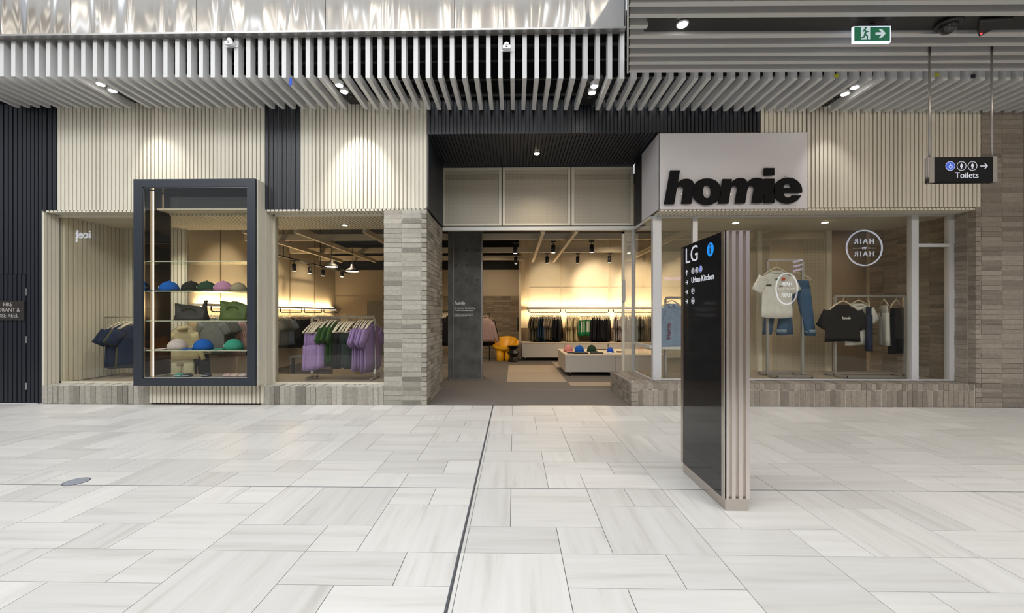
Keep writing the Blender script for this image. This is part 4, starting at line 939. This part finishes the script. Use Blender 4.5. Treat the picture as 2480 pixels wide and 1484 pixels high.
# caps
def cap_meshes():
    mb = MB(); rs = []
    for i in range(7):
        a = i/6*PI/2; rr = math.cos(a)
        rs.append([(.098*max(rr, .03)*math.cos(t_)*1.08, .088*max(rr, .03)*math.sin(t_), .125*math.sin(a)**.85 if a else 0) for t_ in [2*PI*k/20 for k in range(20)]])
    mb.rings(rs); c1 = mb.mesh('crown', None, True)
    mb = MB(); bot = []; top = []
    for k in range(11):
        a = math.radians(-70+140*k/10)+PI; rr = .175 if True else 0
        bot.append((-.02+.15*math.cos(a)*1.05-.035, .088*math.sin(a)*1.02, -.0+.012*abs(math.sin(a))))
    inn = [(-.085*math.cos(math.radians(-70+140*k/10)), .085*math.sin(math.radians(-70+140*k/10)), .012) for k in range(10, -1, -1)]
    pts = bot+inn; c2 = MB().quadpts(pts, [(x, y, z+.006) for x, y, z in pts]).mesh('brim', None, False)
    mb = MB().box(-.098, -.094, -.03, .03, .035, .06); c3 = mb.mesh('patch', None)
    mb = MB().lathe([(.009, .12), (.009, .129), (.004, .132)], 8); c4 = mb.mesh('button', None, True)
    return c1, c2, c3, c4
CM = cap_meshes(); CMC = {}
def cap(loc, m, rz, label, s=1.3, patch=True, group=None):
    t = thing('baseball_cap', label, 'cap', loc, rz, group); t.scale = (s, s, s)
    for nm, me in zip(('crown', 'brim', 'patch', 'button'), CM):
        if nm == 'patch' and not patch: continue
        k = (nm, m.name)
        if k not in CMC: c = me.copy(); c.materials.append(PRINTW if nm == 'patch' else m); CMC[k] = c
        put(nm, CMC[k], t)
    return t
zs = [az(480, p, 6.2)+.001 for p in (632, 704, 776, 848)]
CB = cloth('cap_blue', (.012, .10, .42)); CK = cloth('cap_black', (.014, .016, .014)); CG = cloth('cap_dark_green', (.02, .05, .028)); CP = cloth('cap_pink', (.45, .22, .36)); CT = cloth('cap_khaki', (.28, .24, .16)); CL = cloth('cap_pale', (.56, .48, .48)); CTL = cloth('cap_teal', (.04, .27, .20))
for px, m, lb in ((410, CB, 'bright blue cap on the upper cap shelf'), (463, CK, 'black cap beside the bright blue cap'), (501, CG, 'dark green cap on the upper cap shelf'), (541, CP, 'pink cap on the upper cap shelf'), (578, CT, 'khaki cap at the end of the upper cap shelf')):
    cap((ax(px, 6.36), 6.36, zs[1]), m, .35, lb, 1.28 if px < 570 else 1.1)
for px, m, lb in ((430, CL, 'pale pink cap on the lower cap shelf'), (492, CB, 'blue cap on the lower cap shelf'), (566, CTL, 'teal cap on the lower cap shelf')):
    cap((ax(px, 6.36), 6.36, zs[3]), m, .55, lb, 1.3)
# tote bags
def bag(loc, w, h, d, prof, m, label, tagm):
    t = thing('tote_bag', label, 'bag', loc); mb = MB(); N = 24; rs = []
    for i in range(7):
        v = i/6; ring = []
        for k in range(N):
            a = 2*PI*k/N; c, s = math.cos(a), math.sin(a); e = .45
            x = w/2*abs(c)**e*(1 if c >= 0 else -1)*(1-.05*math.sin(v*PI)+.02*math.sin(5*v+a*3)); y = d/2*abs(s)**e*(1 if s >= 0 else -1)*(1-.75*v)
            u = x/w+.5; top = prof(min(max(u, 0), 1)); ring.append((x, y+.008*math.sin(a*5+v*7), h*v*top if i else 0))
        rs.append(ring)
    mb.rings(rs); mb.build('body', m, t, True)
    MB().box(-.03, .03, -d*.5*.4-.004, -d*.5*.4, h*.70, h*.76).build('care_label', tagm, t)
    MB().tube([(-w*.2, -d*.3, h*.55), (-w*.17, -d*.32, h*.7), (0, -d*.3, h*.78), (w*.17, -d*.32, h*.7), (w*.2, -d*.3, h*.55)], .008, 6).build('handle', m, t, True)
BGB = mat('bag_black', (.012, .013, .011), .6, var=.2, nscale=10); BGG = mat('bag_green', (.06, .10, .015), .6, var=.3, nscale=8)
xc = (ax(423, 6.36)+ax(500, 6.36))/2; bag((xc, 6.38, zs[2]), .50, .25, .2, lambda u: .88+.05*math.cos(u*12)+(.34 if u > .93 else .14 if u < .12 else 0), BGB, 'slouchy black tote bag on the middle shelf of the display case', mat('lime_tag', (.25,.45,.05), .6))
xc = (ax(533, 6.36)+ax(600, 6.36))/2; bag((xc, 6.38, zs[2]), .44, .29, .2, lambda u: .84+.20*math.exp(-((u-.5)/.25)**2)+(.2 if u < .1 else 0), BGG, 'slouchy olive green tote bag on the middle shelf of the display case', PRINTW)
# folded items on the case floor
for i, (px, col, lb) in enumerate(((435, (.05, .25, .22), 'teal folded pouch on the floor of the display case'), (455, (.03, .03, .035), 'black folded pouch on the case floor beside the teal one'), (500, (.03, .04, .06), 'dark flat pouch in the middle of the case floor'), (552, (.5, .33, .32), 'pale pink folded pouch on the case floor'), (570, (.52, .38, .33), 'peach folded pouch on the case floor'), (590, (.5, .4, .4), 'pale folded pouch at the right of the case floor'))):
    t = thing('folded_pouch', lb, 'pouch', (ax(px, 6.36), 6.36, iz0-.01)); m = cloth('pouch_%d' % i, col)
    MB().rings([[(.06*c_*math.copysign(abs(math.cos(a))**.5, math.cos(a)), .05*c_*math.copysign(abs(math.sin(a))**.5, math.sin(a)), z) for a in [2*PI*k/16 for k in range(16)]] for z, c_ in ((0, 1), (.02, 1.05), (.04, .9), (.05, .6))]).build('pouch_body', m, t, True)
    MB().box(-.05, .05, -.053, -.05, .02, .025).build('seam', PRINTW, t)

# ------------------------------------------------------------------ right display window contents
# back screens of perforated sheet
bsn = struct('wall_screen', None, None, 'perforated cream screens at the back of the right display window')
YSn = 7.84
fr = [1690, 1838, 2006]
for a, b_ in zip(fr[:-1], fr[1:]):
    xa, xb = ax(a, YSn), ax(b_, YSn)
    MB().box(xa, xb, YSn, YSn+.004, ZR, ZH-.06).build('mesh_panel', PERF, bsn)
    MB().box(xb-.04, xb+.05, YSn-.02, YSn+.03, 0, ZH-.06).build('post', CRF, bsn)
MB().box(ax(1600, YSn), ax(1690, YSn), YSn, YSn+.004, ZR, ZH-.06).build('mesh_panel', PERF, bsn)
wtn = struct('wall_text', mat('tan_panel', (.34, .26, .17), .6), MB().box(ax(1870, 10.2), ax(2112, 10.2), 10.2, 10.3, 0, 3.1), 'tan wall with lines of bold black text')
wdk = struct('wall_dark', mat('dim_wall', (.13, .105, .08), .7), MB().box(ax(2112, 10.2), 12, 10.2, 10.3, 0, 3.95).box(XRV+.1, XRV+.2, 7.86, 10.2, 0, 3.98).box(6.9, 7.0, 10.31, 13.6, 0, 3.98).box(6.9, 7.3, 10.2, 10.31, 3.1, 3.98), 'dim brown wall behind the right window')
TXM = mat('text_black', (.02, .016, .012), .6)
for i, s_ in enumerate(('er to suppo', 'rdship to b', 't futures.')):
    put('lettering', txt(s_, .115, .004, TXM, off=.003), wtn, (ax(2008, 10.2), 10.195, az(2008, 688+10.5*i, 10.2)), FRONT)
put('lettering', txt('B A', .12, .004, TXM, off=.003), wtn, (ax(2008, 10.2), 10.195, az(2008, 734, 10.2)), FRONT)
spot('store_spot', (5.6, 9.0, 2.9), (7.6, 10.2, 1.6), 70, WARM, 110, 1, .1)  # added fill to brighten the tan text wall
spot('store_spot', (3.8, 9.0, 2.9), (4.5, 9.8, 0), 110, WARM, 130, 1, .1)  # added fill behind the right window screens
downlight(1782, 7.12, ZH-.06, 'left of two round downlights in the right window ceiling', WARM, 22, r=.055)
downlight(1998, 7.12, ZH-.06, 'right of two round downlights in the right window ceiling', WARM, 22, r=.055)
YA = 7.15; DKM = mat('grey_steel', (.42, .42, .42), .35, .7)
xa, xb = ax(1859, YA), ax(1943, YA); zt = az(1900, 627, YA)
rack('tall grey steel rack with white shirt and jeans in the right window', xa, xb, YA, ZR-.006, zt, .5, DKM, 1)
tw = garment('tee', WHT, (ax(1881, YA-.12), YA-.12, az(1881, 636, YA-.12)+.0), .12, 'white shirt with small graphics on the tall grey rack', None, 1.0)
tw.scale = (1.15, 1, 1.12)
GR = [(1855, 676, .07, .035, TXM), (1884, 675, .04, .03, mat('print_green', (.12,.16,.10), .8)), (1901, 675, .055, .045, mat('print_red', (.5,.06,.02), .8)), (1864, 690, .10, .025, TXM), (1895, 692, .05, .02, TXM)]
for px, py, w_, h2, m in GR:
    Y = YA-.19; x, z = at(px, py, Y); o = MB().box(-w_/2, w_/2, 0, .003, -h2/2, h2/2) if m is TXM else MB().tube([(0, 0, 0), (0, .003, 0)], w_/2, 12)
    p_ = o.build('print', m); p_.parent = tw; tw_inv = Matrix.Translation(tw.location) @ Matrix.Rotation(.12, 4, 'Z') @ Matrix.Diagonal((1.15, 1, 1.12, 1)); p_.matrix_local = tw_inv.inverted() @ Matrix.Translation((x, Y+.03, z))
DEN = cloth('denim', (.05, .10, .19)); DENL = cloth('denim_light', (.20, .27, .36))
j1 = garment('jeans', DEN, (ax(1930, YA), YA+.03, az(1930, 648, YA)), -.3, 'blue jeans with turned-up hems beside the white shirt', None, 1.08)
for sx in (-.195, .195): MB().rings([[(sx+.085*math.cos(a), .052*math.sin(a), z) for a in [2*PI*k/12 for k in range(12)]] for z in (-1.03, -.98)]).build('turned_hem', DENL, j1, True)
j2 = garment('jeans', DEN, (ax(1893, YA), YA+.1, az(1893, 655, YA)), .1, 'second pair of blue jeans behind the white shirt', None, 1.02)
# rack B
YB2 = 7.12; xa, xb = ax(2022, YB2), ax(2190, YB2); zt = az(2100, 714, YB2)
rack('low grey steel rack with black and white clothes in the right window', xa, xb, YB2, ZR-.006, zt, .5, DKM, 1)
tb = garment('crop', BLKC, (ax(2042, YB2-.1), YB2-.1, zt-.02), .12, 'black cropped tee with small white logo at the end of the low rack', None, 1.12); tb.scale = (1.22, 1, 1.22)
lt = put('logo', txt('homie', .05, .002, PRINTW, shear=.2, off=.001, align='CENTER'), tb, (0, -.058, -.32), FRONT)
tw2 = garment('tee', WHT, (ax(2080, YB2), YB2, zt-.02), .1, 'plain white tee behind the black cropped tee', None, 1.0)
garment('pants', NVY, (ax(2106, YB2), YB2+.02, zt-.02), .9, 'dark navy trousers between the white tee and grey trousers', None, .95)
garment('pants', cloth('light_grey', (.46, .46, .44)), (ax(2138, YB2), YB2-.02, zt-.02), 1.15, 'folded light grey track trousers with white drawstrings', None, .85)
garment('pants', BLKC, (ax(2170, YB2), YB2, zt-.02), .5, 'black trousers at the right end of the low rack', None, 1.0)
# shirt on rack and white bench, left pane
YL = 7.2; xa = ax(1611, YL); zt = az(1630, 718, YL)
rack('narrow steel rack holding the pale blue shirt in the corner window', xa, xa+.62, YL, .86, zt, .1, DKM)
sh = garment('long', cloth('shirt_blue', (.27, .36, .52)), (ax(1627, YL-.12), YL-.12, zt-.0), .25, 'pale blue long-sleeved shirt with red lettering down the front', None, 1.0)
for s_ in (-1, 1): MB().quadpts([(s_*.01, -.03, -.13), (s_*.07, -.03, -.12), (s_*.085, -.035, -.17), (s_*.03, -.045, -.19)], [(s_*.01, -.036, -.13), (s_*.07, -.036, -.12), (s_*.085, -.042, -.17), (s_*.03, -.052, -.19)]).build('collar', MATS['cloth_shirt_blue'], sh)
put('lettering', txt('Homie', .10, .002, mat('print_maroon', (.20,.02,.06), .8), off=.001), sh, (-.07, -.065, -.72), (PI/2, -PI/2, 0))
t = thing('white_bench', 'white bench with steel legs under the pale blue shirt', 'bench', (xa+.35, YL, ZR-.006))
zt_ = .86-(ZR-.006)
MB().box(-.5, .5, -.25, .25, zt_-.04, zt_).build('top', mat('bench_white', (.62,.62,.62), .4), t)
for sx in (-.43, .40):
    for sy in (-.2, .18): MB().box(sx, sx+.035, sy, sy+.035, 0, zt_-.04).build('leg', DKM, t)

# ------------------------------------------------------------------ store furniture
YCH = 12.75; ych = YCH; YEL = mat('yellow_plastic', (.86, .42, .008), .35)
t = thing('tub_chair', 'glossy yellow rounded tub chair on thick legs beside the brick wall', 'chair', (ax(1224, YCH), YCH, 0), 0)
mb = MB(); rs = []; N = 28
def bowl(rr, th):
    out = []
    for i in range(8):
        a = i/7*PI/2; ring = []
        for k in range(N):
            b_ = 2*PI*k/N; r_ = rr*math.sin(a) if i else rr*.05
            zr = .43-.13*math.cos(a)+(.30*math.sin(a)**2)*(.5+.5*math.sin(b_+.15))
            ring.append((r_*math.cos(b_)*1.08, r_*math.sin(b_)*.92, zr+th))
        out.append(ring)
    return out
o_ = bowl(.39, -.05); i_ = bowl(.345, .0)
rs = o_+i_[::-1]; mb.rings(rs).build('seat_shell', YEL, t, True)
for sx, sy in ((-.15, -.17), (.10, -.19), (-.14, .15), (.14, .14)):
    MB().lathe([(.10, 0), (.115, .02), (.115, .31)], 16, (sx, sy, 0)).build('leg', YEL, t, True)
t = thing('stool_table', 'black zigzag stool table in front of the yellow chair', 'stool', (ax(1243, 12.35), 12.35, 0))
MB().lathe([(.12, 0), (.175, .02), (.10, .15), (.18, .26), (.10, .37), (.19, .47), (.19, .485), (.05, .49)], 8).build('body', mat('black_lacquer', (.008,.008,.008), .2), t)
# cabinets
CABM = mat('cabinet_white', (.50, .46, .41), .5)
def cabinet(label, x0, y0, w, d, zc0, zt, nd):
    t = thing('low_cabinet', label, 'cabinet', (x0, y0, 0))
    MB().box(0, w, .02, d, zc0, zt-.03).build('body', CABM, t); MB().box(-.01, w+.01, -.01, d+.01, zt-.03, zt).build('top', WOODP, t)
    for k in range(nd): MB().box(k*w/nd+.004, (k+1)*w/nd-.004, 0, .02, zc0+.005, zt-.035).build('door', CABM, t)
    cc = [.12, w-.12] if nd == 1 else [.12, w/nd-.12, w/nd+.12, w-.12]
    for x in cc:
        for y in (.1, d-.1): c_ = MB().tube([(x-.015, y, .04), (x+.015, y, .04)], .04, 12).build('caster', BLKP, t, True); MB().box(x-.022, x+.022, y-.02, y+.02, .06, zc0).build('bracket', CHROME, c_)
    return t
x1c = ax(1264, 12.55); cabinet('low white cabinet on casters under the first wall rail', x1c, 12.55, 2.6, .6, .10, .56, 2)
cabinet('low white cabinet on casters under the middle wall rail', x1c+2.62, 12.55, 2.6, .6, .10, .56, 2)
yf_ = 9.45; xf = ax(1369, yf_); zct = az(1440, 858, yf_)
cabinet('white display cabinet on casters with caps on top near the entrance', xf, yf_, 2.3, 1.5, .09, zct, 2)
xtop = lambda px, Y: ax(px, Y)
for px, Y, m, lb in ((1376, 10.25, cloth('cap_coral', (.60, .24, .22)), 'pink cap on the near end of the display cabinet'), (1403, 10.1, CB, 'blue cap on the display cabinet beside the pink cap'), (1433, 10.2, CG, 'green cap on the display cabinet'), (1478, 10.1, mat('cap_royal', (.01, .07, .5), .8), 'royal blue cap on the display cabinet')):
    cap((ax(px, Y), Y, zct+.001), m, PI/2+.1, lb, 1.3 if px < 1470 else .9, False)
for px, Y, w_, d_, m, nm, lb in ((1380, 9.75, .12, .09, BLKP, 'card_wallet', 'small black wallet before the pink cap'), (1405, 9.72, .36, .2, BLKP, 'book_tray', 'flat black printed case before the blue cap'), (1445, 9.7, .30, .10, BLKP, 'flat_case', 'long black case before the green cap'), (1477, 9.68, .10, .08, PRINTW, 'price_card', 'small white card before the royal blue cap'), (1455, 10.6, .3, .1, mat('case_brown', (.08,.05,.03), .5), 'eyewear_case', 'dark brown case behind the green cap'), (1502, 10.0, .16, .14, BLKP, 'black_pouch', 'black pouch at the right of the display cabinet')):
    t = thing(nm, lb, 'accessory', (ax(px, Y), Y, zct+.001)); MB().box(-w_/2, w_/2, -d_/2, d_/2, 0, .02).build('cover', m, t); MB().box(-w_/2+.01, w_/2-.01, -d_/2+.01, d_/2-.01, .02, .026).build('lid', m, t)
# back corner rack with dark/pale jacket
t = thing('garment_stand', 'dark stand with hung jackets behind the concrete column', 'stand', (ax(1176, 12.6), 12.6, 0))
MB().tube([(-.3, 0, 0), (-.3, 0, 1.45)], .015, 8).build('post', PIPE, t, True); MB().tube([(.12, 0, 0), (.12, 0, 1.45)], .015, 8).build('post', PIPE, t, True); MB().tube([(-.3, 0, 1.43), (.12, 0, 1.43)], .015, 8).build('bar', PIPE, t, True)
garment('sweater', PNK, (ax(1174, 12.5), 12.5, 1.44), .3, 'pale pink jacket with black shoulders beside the column', None, 1.15)
garment('long', BLKC, (ax(1178, 12.58), 12.58, 1.45), .4, 'black jacket behind the pale pink one', None, 1.1)
row('long', BLKC, 1066, 1090, 6, 11.5, 1.5, PI/2-.4, 'dark top seen left of the concrete column', 'dark tops left of the column', 1.05)
t = thing('clothes_rail', 'dark steel clothes rail just left of the concrete column', 'clothes rail', (ax(1078, 11.5), 11.5, 0))
MB().tube([(-.35, 0, 1.497), (.40, 0, 1.497)], .012, 8).build('bar', PIPE, t, True)
for x in (-.35, .40): MB().tube([(x, 0, 0), (x, 0, 1.50)], .012, 8).build('post', PIPE, t, True)
t = thing('door_handle', 'black pull bar on the back wall by the yellow chair', 'handle', (ax(1254, YBK), YBK-.03, az(1254, 800, YBK)))
MB().tube([(0, 0, 0), (0, 0, .45)], .015, 8).build('bar', BLKP, t, True); MB().tube([(0, 0, .06), (0, .05, .06)], .01, 6).build('mount', BLKP, t); MB().tube([(0, 0, .4), (0, .05, .4)], .01, 6).build('mount', BLKP, t)

# ------------------------------------------------------------------ directory totem
TX0, TX1, TY0, TY1, TZ = 1.497, 1.683, 2.965, atx(1650, 762, 1.497)[0], 2.0
tt = thing('directory_totem', 'tall black and steel directory totem reading LG and Urban Kitchen', 'directory totem', (TX0, TY0, 0)); TD = TY1-TY0; TWd = TX1-TX0
BZ = .088
MB().box(.012, TWd-.012, .012, TD-.012, 0, BZ).build('base', BRUSH, tt)
MB().box(.004, TWd-.004, .05, TD-.05, BZ, TZ-.008).build('core', mat('core_black', (.01,.01,.01), .4), tt)
MB().box(0, .004, .035, TD-.045, BZ, TZ-.012).build('face_panel', GLOSSB, tt)
MB().box(TWd-.004, TWd, .035, TD-.045, BZ, TZ-.012).build('face_panel', GLOSSB, tt)
MB().box(-.004, .014, .0, .036, BZ, TZ).build('edge_strip', BRUSH, tt); MB().box(-.003, TWd, TD-.045, TD, BZ, TZ).build('edge_strip', BRUSH, tt)
MB().box(-.004, TWd+.002, 0, TD, TZ-.004, TZ).build('top_plate', BRUSH, tt)
MB().box(.01, TWd-.01, .034, .05, BZ, TZ-.004).build('mirror_back', MIRROR, tt)
pitch_ = TWd/7.6
for k in range(4):
    x0 = .004+k*pitch_*2.02; MB().box(x0, x0+pitch_*1.05, .0, .034, BZ, TZ-.004).build('fin', mat('fin_steel', (.80,.74,.70), .30, 1), tt)
pos = lambda u, v, d: (-.0-d, u, v)
def tp(px, py):
    Y, Z = atx(px, py, TX0); return Y-TY0, Z
def flat(nm, me, px, py): y, z = tp(px, py); return put(nm, me, tt, (-.0015, y, z), LEFTF)
def hgt(px, p0, p1): return tp(px, p0)[1]-tp(px, p1)[1]
THIN = GLW
flat('lettering', txt('LG', hgt(1670, 600, 638)*1.42, .002, GLW, off=-.0008, sx=1.12), 1659.5, 639)
y, z = tp(1720.5, 604); rr = hgt(1720, 588, 621)/2
ic = put('info_symbol', cur('info_symbol', [circ(0, 0, rr)], .002, emis('info_blue', (.0, .27, .85), 1)), tt, (-.0012, y, z), LEFTF)
put('info_symbol', cur('info_letter', [[(-rr*.13, -rr*.6), (rr*.13, -rr*.6), (rr*.13, rr*.3), (-rr*.13, rr*.3)], circ(0, rr*.58, rr*.16)], .002, BLKP), tt, (-.0028, y, z), LEFTF)
sp = []
for px, py, kd in ((1678.5, 656, 'm'), (1688, 654, 'f'), (1697, 651, 'wc')): y, z = tp(px, py); sp.append((y, z, .026, kd))
for px, py, kd in ((1678.5, 704, 'esc'), (1678.5, 728, 'lift')): y, z = tp(px, py); sp.append((y, z, .027, kd))
symbols(tt, sp, LEFTF, pos)
flat('lettering', txt('Urban Kitchen', .067, .002, GLW, off=.0002), 1674.5, 685)
for i, py in enumerate((660, 684, 707, 730)):
    o = flat('arrow', cur('arrow', arrow2(.047, .13), .002, GLW), 1663.5, py)
    if i == 0: o.rotation_euler = (Matrix.Rotation(-PI/2, 4, 'Z') @ Matrix.Rotation(PI/2, 4, 'X') @ Matrix.Rotation(PI/2, 4, 'Z')).to_euler()

# ------------------------------------------------------------------ the mall behind the camera (seen only as reflections)
wbk = struct('wall_back', mat('opposite_wall', (.22, .20, .185), .7), MB().box(-24, 24, -6.1, -6, 0, 4.6), 'opposite shopfront wall across the mall')
MB().box(-24, 24, -5.9, -5.6, 4.6, 6.0).build('bulkhead', mat('opposite_bulkhead', (.30, .28, .26), .6), wbk)
for i in range(14): MB().box(-22+i*3.3, -19.9+i*3.3, -5.99, -5.97, .3, 2.9).build('shop_opening', mat('opposite_glow', (.05,.04,.03), .6, 0, (1, .85, .65), .22), wbk)
swl = struct('wall_end_left', mat('end_wall', (.5,.5,.5), .7), MB().box(-24.2, -24, -6, 6.4, 0, 5.2)); swr = struct('wall_end_right', MATS['end_wall'], MB().box(24, 24.2, -6, 6.4, 0, 5.2))
RY = -5.3; VD = 2*YG-RY
def refl(px, py, D=VD): return at(px, py, D)
HB = emis('neon_white', (.80, .86, 1), 9)
x, z = refl(2095, 600, 2*YR-RY); rr = 44*(2*YR-RY)/1000*.985
t = thing('ring_sign', 'large glowing ring sign reading HAIR TO HAIR, mirrored in the right window', 'sign', (x, RY, z))
put('ring', cur('ring', ring2(0, 0, rr, rr*.07, 40), .03, HB), t, (0, 0, 0), BACKF)
for s_, dz, sz in (('HAIR', .24*rr, .40*rr), ('HAIR', -.46*rr, .40*rr)): put('lettering', txt(s_, sz, .02, HB, align='CENTER', space=1.35, off=.001), t, (0, 0, dz), BACKF)
put('lettering', txt('TO', .18*rr, .02, HB, align='CENTER', off=.003), t, (0, 0, -.07*rr), BACKF)
MB().box(-.62*rr, -.18*rr, -.01, .01, -.015, .005).box(.18*rr, .62*rr, -.01, .01, -.015, .005).build('rule', HB, t)
x, z = refl(1914, 698, 2*YR-RY); r2 = 27*(2*YR-RY)/1000; ry = 39*(2*YR-RY)/1000
t = thing('oval_sign', 'smaller glowing oval sign reading HAIR TO HAIR, mirrored over the white shirt', 'sign', (x, RY-.2, z))  # added sign imitating a second reflection of the ring sign
put('ring', cur('ring', ring2(0, 0, r2, .05, 40, ry), .03, HB), t, (0, 0, 0), BACKF)
for dz in (.20*ry, -.50*ry): put('lettering', txt('HAIR', .33*ry, .02, HB, align='CENTER', off=.003, sx=.9), t, (0, 0, dz), BACKF)
MB().box(-.7*r2, .7*r2, -.01, .01, -.012, .004).build('rule', HB, t)
x, z = refl(1940, 642, 2*YR-RY)
t = thing('barber_pole', 'glowing striped barber pole mirrored beside the oval sign', 'sign', (x, RY-.2, z))
for k in range(3): MB().quadpts([(-.2, 0, .22-.2*k-.1), (.2, 0, .42-.2*k-.1-.1), (.2, .05, .42-.2*k-.2), (-.2, .05, .22-.2*k-.1)], [(-.2, 0, .30-.2*k-.1), (.2, 0, .50-.2*k-.2), (.2, .05, .50-.2*k-.2), (-.2, .05, .30-.2*k-.1)]).build('stripe', emis('pole_white', (.7, .7, 1), 6), t)
MB().lathe([(.19, -.4), (.19, .4)], 16, (0, -.22, 0)).build('tube', mat('pole_blue', (.05,.05,.2), .3), t, True)
x, z = refl(220, 576)
t = thing('shop_lettering', 'glowing white shop letters mirrored in the far left window', 'lettering', (x, RY, z))
put('lettering', txt('iceb', .50, .03, HB, off=.008), t, (0, 0, 0), BACKF); put('lettering', txt('Mc', .27, .02, HB, off=.003), t, (-.62, 0, -.19), BACKF)
x, z = refl(1652, 678, 2*YR-RY)
t = thing('massage_sign', 'glowing violet MASSAGE sign mirrored in the corner window', 'sign', (x, RY, z))
put('lettering', txt('MASSAGE', .20, .02, emis('violet_neon', (.45, .35, 1), 9), off=.004), t, (.05, 0, 0), BACKF)
MB().box(-1.2, .2, -.06, -.03, -.08, .25).build('backboard', BLKP, t)
cbk = struct('ceiling_back', mat('opposite_ceiling', (.60, .56, .50), .7), MB().box(-24, 24, -6, .35, 9.8, 9.9).box(-24, 24, .25, .35, 9.2, 9.8))
t = thing('linear_light', 'long bright strips in the high ceiling across the mall, mirrored in the polished fascia', 'ceiling light', (0, -1.5, 9.7))  # added unseen emitters, put in to streak the fascia reflection
rr_ = random.Random(4); xx = -15
while xx < 4:
    w_ = rr_.choice((.03, .05, .05, .12)); MB().box(xx, xx+w_, -2.2, 1.6, 0, .06).build('light_strip', emis('linear_%d' % rr_.randrange(3), [(1, .93, .8), (.9, .95, 1), (1, .97, .9)][rr_.randrange(3)], rr_.choice((2.5, 4, 8))), t); xx += rr_.uniform(.35, 1.3)
# added warm emitters on the opposite bulkhead, for reflections in the polished fascia
t = thing('cove_light', 'long warm strip light along the opposite bulkhead', 'ceiling light', (0, -5.5, 6.1))
for i in range(9): MB().box(-11+i*2.6, -9.6+i*2.6, -.06, .06, 0, .12).build('light_strip', emis('cove_warm', (1, .86, .66), 7), t)
